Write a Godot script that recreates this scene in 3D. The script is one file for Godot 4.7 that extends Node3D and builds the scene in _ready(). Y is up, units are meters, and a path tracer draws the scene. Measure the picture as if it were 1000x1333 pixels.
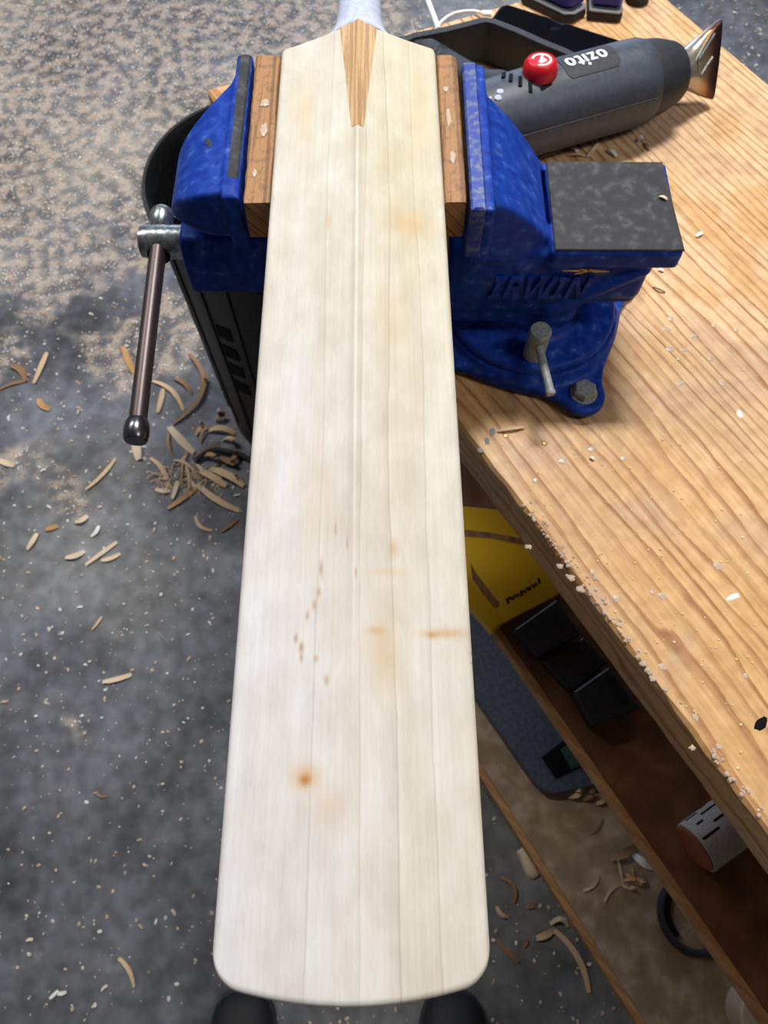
extends Node3D
# Plan co-ordinates: X to the right, F forward (away from the photographer), h metres below the lens.
const LENS := 1.45            # height of the lens above the floor
const BENCH := 0.90           # bench top above the floor

class Geo:
	var v := PackedVector3Array()
	var uv := PackedVector2Array()
	var t := PackedInt32Array()
	func pt(p: Vector3, q := Vector2.ZERO) -> int:
		v.append(p)
		uv.append(q)
		return v.size() - 1
	func tri(a: int, b: int, c: int) -> void:
		t.append(a)
		t.append(b)
		t.append(c)
	func quad(a: int, b: int, c: int, d: int) -> void:
		tri(a, b, c)
		tri(a, c, d)
	# turn the triangles from index «from» on so that their fronts (clockwise) look outwards
	func fix(from: int) -> void:
		var vol := 0.0
		for i in range(from, t.size(), 3):
			vol += v[t[i]].dot(v[t[i + 1]].cross(v[t[i + 2]]))
		if vol > 0.0:
			for i in range(from, t.size(), 3):
				var k := t[i + 1]
				t[i + 1] = t[i + 2]
				t[i + 2] = k
	# skin a row of rings that all have the same number of points
	func loft(secs: Array, uvs: Array = [], caps := true) -> void:
		var from := t.size()
		var n: int = secs[0].size()
		var first := v.size()
		for k in secs.size():
			var s: PackedVector3Array = secs[k]
			for i in n:
				pt(s[i], uvs[k][i] if uvs.size() else Vector2(float(i) / n, float(k) / secs.size()))
		for k in secs.size() - 1:
			for i in n:
				var j := (i + 1) % n
				quad(first + k * n + i, first + k * n + j, first + (k + 1) * n + j, first + (k + 1) * n + i)
		if caps:
			for e in 2:
				var k: int = 0 if e == 0 else secs.size() - 1
				var s: PackedVector3Array = secs[k]
				var mid := Vector3.ZERO
				var mq := Vector2.ZERO
				for i in n:
					mid += s[i] / n
					mq += uv[first + k * n + i] / n
				var c := pt(mid, mq)
				for i in n:
					var j := (i + 1) % n
					if e == 0:
						tri(c, first + k * n + j, first + k * n + i)
					else:
						tri(c, first + k * n + i, first + k * n + j)
		fix(from)
	# a box with chamfered edges
	func box(half: Vector3, at := Transform3D(), b := 0.0015) -> void:
		b = minf(b, minf(half.x, minf(half.y, half.z)) * 0.9)
		var secs := []
		var uvs := []
		for row in [[-half.y, b], [-half.y + b, 0.0], [half.y - b, 0.0], [half.y, b]]:
			var x: float = half.x - row[1]
			var z: float = half.z - row[1]
			var s := PackedVector3Array()
			var q := PackedVector2Array()
			for c in [[x - b, z], [x, z - b], [x, -z + b], [x - b, -z], [-x + b, -z], [-x, -z + b], [-x, z - b], [-x + b, z]]:
				s.append(at * Vector3(c[0], row[0], c[1]))
				q.append(Vector2(c[0] + row[0] * 0.3, c[1] + row[0] * 0.7))
			secs.append(s)
			uvs.append(q)
		loft(secs, uvs)
	# turn a profile of (radius, height) about the y axis
	func lathe(profile: Array, at := Transform3D(), n := 32, caps := true) -> void:
		var secs := []
		for p in profile:
			var s := PackedVector3Array()
			for i in n:
				var a := TAU * i / n
				s.append(at * Vector3(cos(a) * p[0], p[1], sin(a) * p[0]))
			secs.append(s)
		loft(secs, [], caps)
	# a tube along a path; radii may vary, «flat» squashes it along the second axis
	func tube(path: PackedVector3Array, radii: PackedFloat32Array, n := 12, flat := 1.0, up := Vector3.UP) -> void:
		var secs := []
		for k in path.size():
			var d := (path[mini(k + 1, path.size() - 1)] - path[maxi(k - 1, 0)]).normalized()
			var side := d.cross(up)
			side = side.normalized() if side.length() > 0.01 else Vector3.RIGHT
			var top := side.cross(d).normalized()
			var r := radii[mini(k, radii.size() - 1)]
			var s := PackedVector3Array()
			for i in n:
				var a := TAU * i / n
				s.append(path[k] + side * cos(a) * r + top * sin(a) * r * flat)
			secs.append(s)
		loft(secs)
	# a flat outline (x, z) given thickness from y0 to y1, its rims chamfered by b
	func prism(outline: PackedVector2Array, y0: float, y1: float, at := Transform3D(), b := 0.001) -> void:
		var from := t.size()
		var n := outline.size()
		var inner := PackedVector2Array()
		var turn := 0.0
		for i in n:
			turn += outline[i].cross(outline[(i + 1) % n])
		for i in n:
			var e0 := (outline[i] - outline[(i + n - 1) % n]).normalized()
			var e1 := (outline[(i + 1) % n] - outline[i]).normalized()
			var nn := (Vector2(-e0.y, e0.x) + Vector2(-e1.y, e1.x)) * signf(turn)
			nn = nn.normalized()
			var sharp := maxf(0.35, nn.dot(Vector2(-e1.y, e1.x) * signf(turn)))
			inner.append(outline[i] + nn * b / sharp)
		var rows := [[inner, y0], [outline, y0 + b], [outline, y1 - b], [inner, y1]]
		var first := v.size()
		for r in rows:
			for i in n:
				pt(at * Vector3(r[0][i].x, r[1], r[0][i].y), r[0][i] + Vector2(0.3, 0.7) * r[1])
		for k in 3:
			for i in n:
				var j := (i + 1) % n
				quad(first + k * n + i, first + k * n + j, first + (k + 1) * n + j, first + (k + 1) * n + i)
		var ids := Geometry2D.triangulate_polygon(inner)
		# match the caps to the turn of the sides
		var flip := turn > 0.0
		for i in range(0, ids.size(), 3):
			var w := (inner[ids[i + 1]] - inner[ids[i]]).cross(inner[ids[i + 2]] - inner[ids[i]]) > 0.0
			var a := ids[i]
			var c := ids[i + 1] if w == flip else ids[i + 2]
			var d := ids[i + 2] if w == flip else ids[i + 1]
			tri(first + a, first + d, first + c)
			tri(first + 3 * n + a, first + 3 * n + c, first + 3 * n + d)
		fix(from)
	# add what an engine mesh holds (lettering)
	func take(m: Mesh, at: Transform3D) -> void:
		var from := t.size()
		for s in m.get_surface_count():
			var a := m.surface_get_arrays(s)
			var first := v.size()
			for p in a[Mesh.ARRAY_VERTEX]:
				pt(at * p)
			var ix = a[Mesh.ARRAY_INDEX]
			for i in ix.size():
				t.append(first + ix[i])
		fix(from)
	func mesh(crease := 38.0) -> ArrayMesh:
		var lim := cos(deg_to_rad(crease))
		var fn := PackedVector3Array()
		var at := {}
		for i in range(0, t.size(), 3):
			var a := v[t[i]]
			var nn := (v[t[i + 2]] - a).cross(v[t[i + 1]] - a)
			fn.append(nn)
			for k in 3:
				var key := Vector3i((v[t[i + k]] * 50000.0).round())
				if not at.has(key):
					at[key] = PackedInt32Array()
				at[key].append(i / 3)
		var vv := PackedVector3Array()
		var nv := PackedVector3Array()
		var uu := PackedVector2Array()
		for i in range(0, t.size(), 3):
			var own := fn[i / 3]
			if own.length_squared() < 1e-22:
				continue
			var on := own.normalized()
			for k in 3:
				var sum := own
				for f in at[Vector3i((v[t[i + k]] * 50000.0).round())]:
					if f != i / 3 and fn[f].normalized().dot(on) > lim:
						sum += fn[f]
				vv.append(v[t[i + k]])
				nv.append(sum.normalized())
				uu.append(uv[t[i + k]])
		var arr := []
		arr.resize(Mesh.ARRAY_MAX)
		arr[Mesh.ARRAY_VERTEX] = vv
		arr[Mesh.ARRAY_NORMAL] = nv
		arr[Mesh.ARRAY_TEX_UV] = uu
		var m := ArrayMesh.new()
		m.add_surface_from_arrays(Mesh.PRIMITIVE_TRIANGLES, arr)
		return m

# ---------------------------------------------------------------- naming and placing
var used := {}
var rng := RandomNumberGenerator.new()
var M := {}

func numbered(called: String) -> String:
	var k: int = used.get(called, -1) + 1
	used[called] = k
	return called if k == 0 else "%s_%03d" % [called, k]

func thing(called: String, label: String, category: String, at := Vector3.ZERO, group := "") -> Node3D:
	var o := Node3D.new()
	o.name = numbered(called)
	add_child(o, true)
	o.position = at
	tag(o, label, category, group)
	return o

func tag(o: Node3D, label: String, category: String, group := "") -> void:
	o.set_meta("label", label)
	o.set_meta("category", category)
	if group:
		o.set_meta("group", group)

func build(called: String, m: Mesh, mat: Material, parent: Node3D = null) -> MeshInstance3D:
	var o := MeshInstance3D.new()
	o.mesh = m
	o.material_override = mat
	if parent == null:
		o.name = numbered(called)
		add_child(o, true)
	else:
		var k := 0
		var nm := called
		while parent.has_node(NodePath(nm)):
			k += 1
			nm = "%s_%03d" % [called, k]
		o.name = nm
		parent.add_child(o, true)
	return o

func struct(called: String, m: Mesh, mat: Material) -> MeshInstance3D:
	var o := build(called, m, mat)
	o.set_meta("kind", "structure")
	return o

func boxmesh(half: Vector3, b := 0.0015) -> ArrayMesh:
	var g := Geo.new()
	g.box(half, Transform3D(), b)
	return g.mesh()

func W(x: float, h: float, f: float) -> Vector3:
	return Vector3(x, LENS - h, -f)

# where the line of sight through a point of the photograph meets the level y
func spot(u: float, w: float, y: float) -> Vector3:
	var s := sin(deg_to_rad(66.0))
	var c := cos(deg_to_rad(66.0))
	var a := (u - 500.0) / 1000.0
	var b := (666.5 - w) / 1000.0
	var k := (LENS - y) / (s - b * c)
	return Vector3(a * k, y, -k * (b * s + c))

# ---------------------------------------------------------------- implicit shapes, meshed as surface nets
func sbox(q: Vector3, c: Vector3, half: Vector3, r: float) -> float:
	var d := (q - c).abs() - half + Vector3(r, r, r)
	return d.max(Vector3.ZERO).length() + minf(maxf(d.x, maxf(d.y, d.z)), 0.0) - r

func smin(a: float, b: float, k: float) -> float:
	var e := maxf(k - absf(a - b), 0.0) / k
	return minf(a, b) - e * e * k * 0.25

func smax(a: float, b: float, k: float) -> float:
	return -smin(-a, -b, k)

func scap(q: Vector3, a: Vector3, b: Vector3, r0: float, r1: float) -> float:
	var e := b - a
	var s := clampf((q - a).dot(e) / e.length_squared(), 0.0, 1.0)
	return (q - a - e * s).length() - lerpf(r0, r1, s)

func nets(f: Callable, lo: Vector3, hi: Vector3, cell: float) -> ArrayMesh:
	const B := 6
	var nb := Vector3i(((hi - lo) / (cell * B)).ceil())
	var n := nb * B + Vector3i.ONE
	var val := PackedFloat32Array()
	val.resize(n.x * n.y * n.z)
	val.fill(1.0)
	var sx := n.y * n.z
	var sy := n.z
	var reach := cell * B * 0.5 * 1.7321 + cell * 2.0
	var live := []
	for bx in nb.x:
		for by in nb.y:
			for bz in nb.z:
				var c := lo + (Vector3(bx, by, bz) + Vector3(0.5, 0.5, 0.5)) * cell * B
				var d: float = f.call(c)
				if absf(d) <= reach:
					live.append(Vector3i(bx, by, bz))
				elif d < 0.0:
					for i in B + 1:
						for j in B + 1:
							for k in B + 1:
								var at := (bx * B + i) * sx + (by * B + j) * sy + bz * B + k
								if val[at] == 1.0:
									val[at] = -1.0
	for b in live:
		for i in B + 1:
			for j in B + 1:
				for k in B + 1:
					var g := Vector3i(b.x * B + i, b.y * B + j, b.z * B + k)
					var at: int = g.x * sx + g.y * sy + g.z
					if absf(val[at]) == 1.0:
						val[at] = f.call(lo + Vector3(g) * cell)
	var id := {}
	var pos := PackedVector3Array()
	var off := [0, sx, sy, sx + sy, 1, sx + 1, sy + 1, sx + sy + 1]
	var corner := [Vector3(0, 0, 0), Vector3(1, 0, 0), Vector3(0, 1, 0), Vector3(1, 1, 0), Vector3(0, 0, 1), Vector3(1, 0, 1), Vector3(0, 1, 1), Vector3(1, 1, 1)]
	var edges := [[0, 1], [2, 3], [4, 5], [6, 7], [0, 2], [1, 3], [4, 6], [5, 7], [0, 4], [1, 5], [2, 6], [3, 7]]
	for b in live:
		for i in B:
			for j in B:
				for k in B:
					var at: int = (b.x * B + i) * sx + (b.y * B + j) * sy + b.z * B + k
					var inside := 0
					for o in off:
						if val[at + o] < 0.0:
							inside += 1
					if inside == 0 or inside == 8:
						continue
					var sum := Vector3.ZERO
					var cnt := 0
					for e in edges:
						var v0 := val[at + off[e[0]]]
						var v1 := val[at + off[e[1]]]
						if (v0 < 0.0) != (v1 < 0.0):
							sum += corner[e[0]].lerp(corner[e[1]], v0 / (v0 - v1))
							cnt += 1
					id[at] = pos.size()
					pos.append(lo + (Vector3(b.x * B + i, b.y * B + j, b.z * B + k) + sum / cnt) * cell)
	var nor := PackedVector3Array()
	var h := cell * 0.35
	for i in pos.size():
		var nn := Vector3.ZERO
		for it in 2:
			var p := pos[i]
			nn = Vector3(1, -1, -1) * f.call(p + Vector3(h, -h, -h)) + Vector3(-1, -1, 1) * f.call(p + Vector3(-h, -h, h)) + Vector3(-1, 1, -1) * f.call(p + Vector3(-h, h, -h)) + Vector3(1, 1, 1) * f.call(p + Vector3(h, h, h))
			if it == 0:
				var gl := nn.length() / (4.0 * h)
				pos[i] = p - nn.normalized() * clampf(f.call(p) / maxf(gl, 0.3), -cell, cell)
		nor.append(nn.normalized())
	var ix := PackedInt32Array()
	var step := [sx, sy, 1]
	for at in id:
		for ax in 3:
			var a0: float = val[at]
			var a1: float = val[at + step[ax]]
			if (a0 < 0.0) == (a1 < 0.0):
				continue
			var u: int = step[(ax + 1) % 3]
			var w: int = step[(ax + 2) % 3]
			if not (id.has(at - u) and id.has(at - w) and id.has(at - u - w)):
				continue
			var q := PackedInt32Array([id[at], id[at - u], id[at - u - w], id[at - w]])
			if (pos[q[2]] - pos[q[0]]).cross(pos[q[1]] - pos[q[0]]).dot(nor[q[0]] + nor[q[1]] + nor[q[2]]) < 0.0:
				q.reverse()
			ix.append_array(PackedInt32Array([q[0], q[1], q[2], q[0], q[2], q[3]]))
	var arr := []
	arr.resize(Mesh.ARRAY_MAX)
	arr[Mesh.ARRAY_VERTEX] = pos
	arr[Mesh.ARRAY_NORMAL] = nor
	arr[Mesh.ARRAY_INDEX] = ix
	var m := ArrayMesh.new()
	m.add_surface_from_arrays(Mesh.PRIMITIVE_TRIANGLES, arr)
	return m

func shifted(m: ArrayMesh, by: Vector3) -> ArrayMesh:
	var a := m.surface_get_arrays(0)
	var p: PackedVector3Array = a[Mesh.ARRAY_VERTEX]
	for i in p.size():
		p[i] -= by
	a[Mesh.ARRAY_VERTEX] = p
	var o := ArrayMesh.new()
	o.add_surface_from_arrays(Mesh.PRIMITIVE_TRIANGLES, a)
	return o

# ---------------------------------------------------------------- materials
func mat(c: Color, rough := 0.6, metal := 0.0) -> StandardMaterial3D:
	var m := StandardMaterial3D.new()
	m.albedo_color = c
	m.roughness = rough
	m.metallic = metal
	return m

func noise_image(w: int, h: int, freq: float, octaves: int, sd: int, kind := FastNoiseLite.TYPE_SIMPLEX_SMOOTH) -> PackedByteArray:
	var n := FastNoiseLite.new()
	n.seed = sd
	n.noise_type = kind
	n.frequency = freq
	n.fractal_octaves = octaves
	var im := n.get_image(w, h)
	im.convert(Image.FORMAT_L8)
	return im.get_data()

# long fibres: noise drawn small in one direction and stretched
func fibre(w: int, h: int, short: int, freq: float, sd: int) -> PackedByteArray:
	var n := FastNoiseLite.new()
	n.seed = sd
	n.frequency = freq
	n.fractal_octaves = 3
	var im := n.get_image(w, short)
	im.convert(Image.FORMAT_L8)
	im.resize(w, h, Image.INTERPOLATE_CUBIC)
	return im.get_data()

func tex(w: int, h: int, bytes: PackedByteArray, fmt := Image.FORMAT_RGB8) -> ImageTexture:
	return ImageTexture.create_from_image(Image.create_from_data(w, h, false, fmt, bytes))

# mottled material whose colour runs over the given stops with a noise, mapped on the three planes
func mottled(stops: Array, scale: float, rough := 0.6, metal := 0.0, bump := 0.0, sd := 1, freq := 0.02) -> StandardMaterial3D:
	var n := FastNoiseLite.new()
	n.seed = sd
	n.frequency = freq
	n.fractal_octaves = 5
	var g := Gradient.new()
	g.offsets = PackedFloat32Array(stops.map(func(s): return s[0]))
	g.colors = PackedColorArray(stops.map(func(s): return s[1]))
	var t := NoiseTexture2D.new()
	t.width = 512
	t.height = 512
	t.seamless = true
	t.noise = n
	t.color_ramp = g
	t.generate_mipmaps = false
	var m := mat(Color.WHITE, rough, metal)
	m.albedo_texture = t
	m.uv1_triplanar = true
	m.uv1_scale = Vector3.ONE * scale
	if bump > 0.0:
		m.heightmap_enabled = true
		m.heightmap_texture = t
		m.heightmap_scale = bump
	return m

func put(b: PackedByteArray, at: int, c: Vector3) -> void:
	b[at] = clampi(int(c.x), 0, 255)
	b[at + 1] = clampi(int(c.y), 0, 255)
	b[at + 2] = clampi(int(c.z), 0, 255)

const TOE := Vector2(-0.0126, -0.0531)       # X, F of the middle of the toe, h .340
const NECK := Vector2(-0.0182, 0.5414)       # X, F of the top of the shoulder, h .362
const BAT_LONG := 0.595
const BAT_HALF := 0.0542

# a point of the photograph on the face of the bat, as (across -1..1, along 0..1)
func on_bat(u: float, w: float) -> Vector2:
	var y := LENS - 0.351
	var p := Vector3.ZERO
	var k := 0.5
	for i in 6:
		p = spot(u, w, y)
		k = (-p.z - TOE.y) / (NECK.y - TOE.y)
		y = LENS - lerpf(0.340, 0.362, k)
	return Vector2((p.x - lerpf(TOE.x, NECK.x, k)) / BAT_HALF, k)

func willow() -> StandardMaterial3D:
	var w := 512
	var h := 1536
	var f1 := fibre(w, h, 40, 0.09, 3)
	var f2 := fibre(w, h, 300, 0.22, 4)
	var bl := fibre(w, h, 512, 0.006, 5)
	var rip := noise_image(w, h, 0.012, 3, 6)
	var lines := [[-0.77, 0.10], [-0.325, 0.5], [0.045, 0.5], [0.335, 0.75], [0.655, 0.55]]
	var wob := FastNoiseLite.new()
	wob.seed = 9
	wob.frequency = 0.004
	var spots := []
	for s in [[397, 1014, 8, 8, 150, 96, 45, 1.0], [397, 1010, 22, 20, 205, 150, 95, 0.55], [430, 1050, 34, 34, 205, 172, 140, 0.35],
			[580, 825, 34, 8, 196, 150, 96, 0.55], [562, 827, 8, 5, 186, 134, 80, 0.6], [490, 821, 14, 7, 196, 150, 100, 0.55], [511, 715, 7, 12, 190, 150, 105, 0.5], [505, 745, 30, 6, 205, 170, 125, 0.3],
			[535, 293, 32, 20, 205, 160, 105, 0.45], [510, 420, 26, 40, 205, 175, 130, 0.25], [632, 1010, 10, 60, 205, 160, 110, 0.5], [500, 850, 26, 60, 208, 176, 128, 0.35],
			[418, 740, 3, 12, 150, 115, 80, 0.55], [385, 830, 3, 7, 160, 120, 85, 0.6], [392, 842, 4, 9, 160, 120, 85, 0.6], [409, 787, 4, 7, 165, 125, 90, 0.5], [415, 770, 3, 8, 165, 125, 90, 0.5],
			[400, 800, 3, 8, 165, 125, 90, 0.5], [425, 885, 4, 8, 165, 125, 90, 0.5], [411, 856, 4, 6, 165, 125, 90, 0.45], [437, 690, 2, 9, 160, 125, 90, 0.45], [452, 708, 2, 9, 160, 125, 90, 0.45], [463, 745, 2, 8, 160, 120, 85, 0.5],
			[392, 855, 3, 7, 165, 125, 90, 0.5], [618, 850, 6, 3, 175, 130, 90, 0.55], [617, 863, 5, 3, 170, 120, 80, 0.55], [408, 660, 30, 110, 214, 192, 150, 0.2], [395, 150, 18, 60, 212, 178, 130, 0.28], [545, 150, 14, 70, 214, 184, 136, 0.3], [428, 290, 6, 14, 195, 150, 105, 0.35]]:
		var a := on_bat(s[0] - s[2], s[1])
		var b := on_bat(s[0] + s[2], s[1])
		var c := on_bat(s[0], s[1] - s[3])
		var d := on_bat(s[0], s[1] + s[3])
		spots.append([(a.x + b.x) * 0.5, (c.y + d.y) * 0.5, absf(b.x - a.x) * 0.5, absf(c.y - d.y) * 0.5, Vector3(s[4], s[5], s[6]), s[7]])
	var by := PackedByteArray()
	by.resize(w * h * 3)
	for j in h:
		var along := 1.0 - float(j) / h
		var near := spots.filter(func(s): return absf(s[1] - along) < s[3] * 1.7)
		var lx := []
		for l in lines:
			lx.append([l[0] + (0.03 if l[0] > 0.0 and l[0] < 0.1 else 0.0) * smoothstep(0.3, 0.4, along) + wob.get_noise_2d(l[0] * 900.0, along * 900.0) * 0.03 + 0.015 * sin(along * 9.0 + l[0] * 5.0), l[1]])
		for i in w:
			var x := 2.0 * i / w - 1.0
			var at := j * w + i
			var c := Vector3(211, 205, 197).lerp(Vector3(205, 198, 180), smoothstep(0.25, 0.75, along))
			c += Vector3(20, 20, 22) * ((f1[at] - 128) / 128.0) * 0.2
			c += Vector3(16, 16, 16) * ((f2[at] - 128) / 128.0) * 0.26
			c += Vector3(4, 6, 9) * ((bl[at] - 128) / 128.0)
			c += Vector3(7, 8, 9) * ((rip[at] - 128) / 128.0)
			c += Vector3(-1, -2, -6) * smoothstep(-0.6, 0.7, x) + Vector3(1, 3, 9) * smoothstep(0.5, -0.7, x)
			c += Vector3(14, 14, 14) * exp(-pow(x / 0.014, 2.0)) * smoothstep(0.2, 0.3, along)  # painted highlight: the ridge crest is lightened in the colour
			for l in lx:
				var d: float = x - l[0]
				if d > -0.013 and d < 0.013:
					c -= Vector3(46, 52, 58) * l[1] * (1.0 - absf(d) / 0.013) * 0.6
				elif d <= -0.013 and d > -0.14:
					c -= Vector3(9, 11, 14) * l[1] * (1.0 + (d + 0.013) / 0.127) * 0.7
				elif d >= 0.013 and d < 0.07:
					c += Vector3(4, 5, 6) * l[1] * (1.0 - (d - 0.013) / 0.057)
			for s in near:
				var e := pow((x - s[0]) / s[2], 2) + pow((along - s[1]) / s[3], 2)
				if e < 2.2:
					c = c.lerp(s[4], s[5] * exp(-e * 1.5) * (0.6 + 0.8 * f2[at] / 255.0))
			put(by, at * 3, c)
	var m := mat(Color.WHITE, 0.62)
	m.albedo_texture = tex(w, h, by)
	m.texture_repeat = false
	m.metallic_specular = 0.3
	return m

# softwood with strong growth rings; across = 0.52 m, along = 1.6 m
func pine_top() -> StandardMaterial3D:
	var w := 2048
	var h := 704
	var wv := fibre(h, w, 320, 0.006, 21)      # transposed: w rows of h
	var wv2 := fibre(h, w, 500, 0.03, 22)
	var fi := fibre(h, w, 90, 0.16, 23)
	var st := noise_image(w, h, 0.007, 4, 24)
	var fl := noise_image(w, h, 0.05, 3, 25)
	var tone := PackedFloat32Array()
	rng.seed = 5
	for k in 400:
		tone.append(rng.randf())
	var by := PackedByteArray()
	by.resize(w * h * 3)
	var bu := PackedByteArray()
	bu.resize(w * h)
	for j in h:
		var c := float(j) / h
		for i in w:
			var tr := i * h + j
			var warp: float = (wv[tr] - 128) / 128.0
			var r := 30.0 * c + 26.0 * c * c + warp * 1.3 + (wv2[tr] - 128) / 128.0 * 0.22 + float(i) / w * 1.2
			var fr := r - floorf(r)
			var k := tone[posmod(int(floorf(r)), 400)]
			var late := smoothstep(0.35 + 0.3 * k, 0.93, fr) * (1.0 - smoothstep(0.95, 1.0, fr)) * (0.35 + 0.65 * k)
			var at := j * w + i
			var sm: float = st[at] / 255.0
			var base := Vector3(222, 186, 142).lerp(Vector3(212, 166, 112), smoothstep(0.5, 0.75, sm))
			base = base.lerp(Vector3(206, 158, 98), smoothstep(0.55, 0.1, c) * 0.7)
			base = base.lerp(Vector3(196, 158, 128), smoothstep(0.42, 0.25, sm) * 0.6)
			base = base.lerp(Vector3(156, 102, 56), late * 0.85)
			base += Vector3(15, 15, 14) * ((fi[tr] - 128) / 128.0)
			base += Vector3(13, 13, 13) * ((fl[at] - 128) / 128.0)
			put(by, at * 3, base)
			bu[at] = clampi(int(90 + 110 * late + (fi[tr] - 128) * 0.25 + (fl[at] - 128) * 0.2), 0, 255)
	var m := mat(Color.WHITE, 0.5)
	m.albedo_texture = tex(w, h, by)
	m.heightmap_enabled = true
	m.heightmap_texture = tex(w, h, bu, Image.FORMAT_L8)
	m.heightmap_scale = 0.11
	return m

# plain straight-grained wood for small pieces: the grain runs along v
func grain(light: Vector3, dark: Vector3, sd: int, per_metre: float, dirt := 0.0) -> StandardMaterial3D:
	var w := 256
	var h := 512
	var a := fibre(w, h, 14, 0.05, sd)
	var b := fibre(w, h, 60, 0.25, sd + 1)
	var s := noise_image(w, h, 0.02, 4, sd + 2)
	var by := PackedByteArray()
	by.resize(w * h * 3)
	for at in w * h:
		var c := light.lerp(dark, smoothstep(0.35, 0.75, a[at] / 255.0) * 0.7 + (b[at] - 128) / 128.0 * 0.25)
		c = c.lerp(Vector3(60, 45, 34), smoothstep(0.55, 0.8, s[at] / 255.0) * dirt)
		put(by, at * 3, c)
	var m := mat(Color.WHITE, 0.6)
	m.albedo_texture = tex(w, h, by)
	m.uv1_scale = Vector3(per_metre, per_metre * 0.5, 1)
	return m

var dust_noise: FastNoiseLite
func dust(x: float, f: float) -> float:
	var n := dust_noise.get_noise_2d(x * 100.0, f * 100.0) * 0.5 + 0.5
	var lean := smoothstep(0.75, 1.9, f) * 0.34 + smoothstep(0.0, -0.9, x) * smoothstep(0.4, 1.3, f) * 0.16
	lean -= 0.5 * smoothstep(0.0, 0.45, x) * smoothstep(0.6, 1.2, f)
	lean -= 0.10 * smoothstep(0.95, 0.3, f)
	return smoothstep(0.53, 0.68, n * 0.85 + lean)

func concrete() -> StandardMaterial3D:
	var n := 1280
	var a := noise_image(n, n, 0.006, 5, 31)
	var b := noise_image(n, n, 0.05, 4, 32)
	var e := noise_image(n, n, 0.0025, 3, 33)
	var by := PackedByteArray()
	by.resize(n * n * 3)
	for j in n:
		var f := 2.7 - 3.0 * (1.0 - float(j) / n)
		f = -0.3 + 3.0 * (1.0 - float(j) / n)
		for i in n:
			var x := -1.5 + 3.0 * i / n
			var at := j * n + i
			var v := 106.0 + (a[at] - 128) * 0.24 + (b[at] - 128) * 0.18 + (e[at] - 128) * 0.18
			var c := Vector3(v * 0.98, v * 1.01, v * 1.08)
			c = c.lerp(Vector3(c.x * 1.02, c.y, c.z * 0.94), smoothstep(0.5, 0.7, e[at] / 255.0))
			c = c.lerp(Vector3(206, 186, 166), dust(x, f) * (0.15 + 0.6 * smoothstep(0.3, 0.75, b[at] / 255.0)))
			put(by, at * 3, c)
	var m := mat(Color.WHITE, 0.72)
	m.albedo_texture = tex(n, n, by)
	return m

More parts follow.
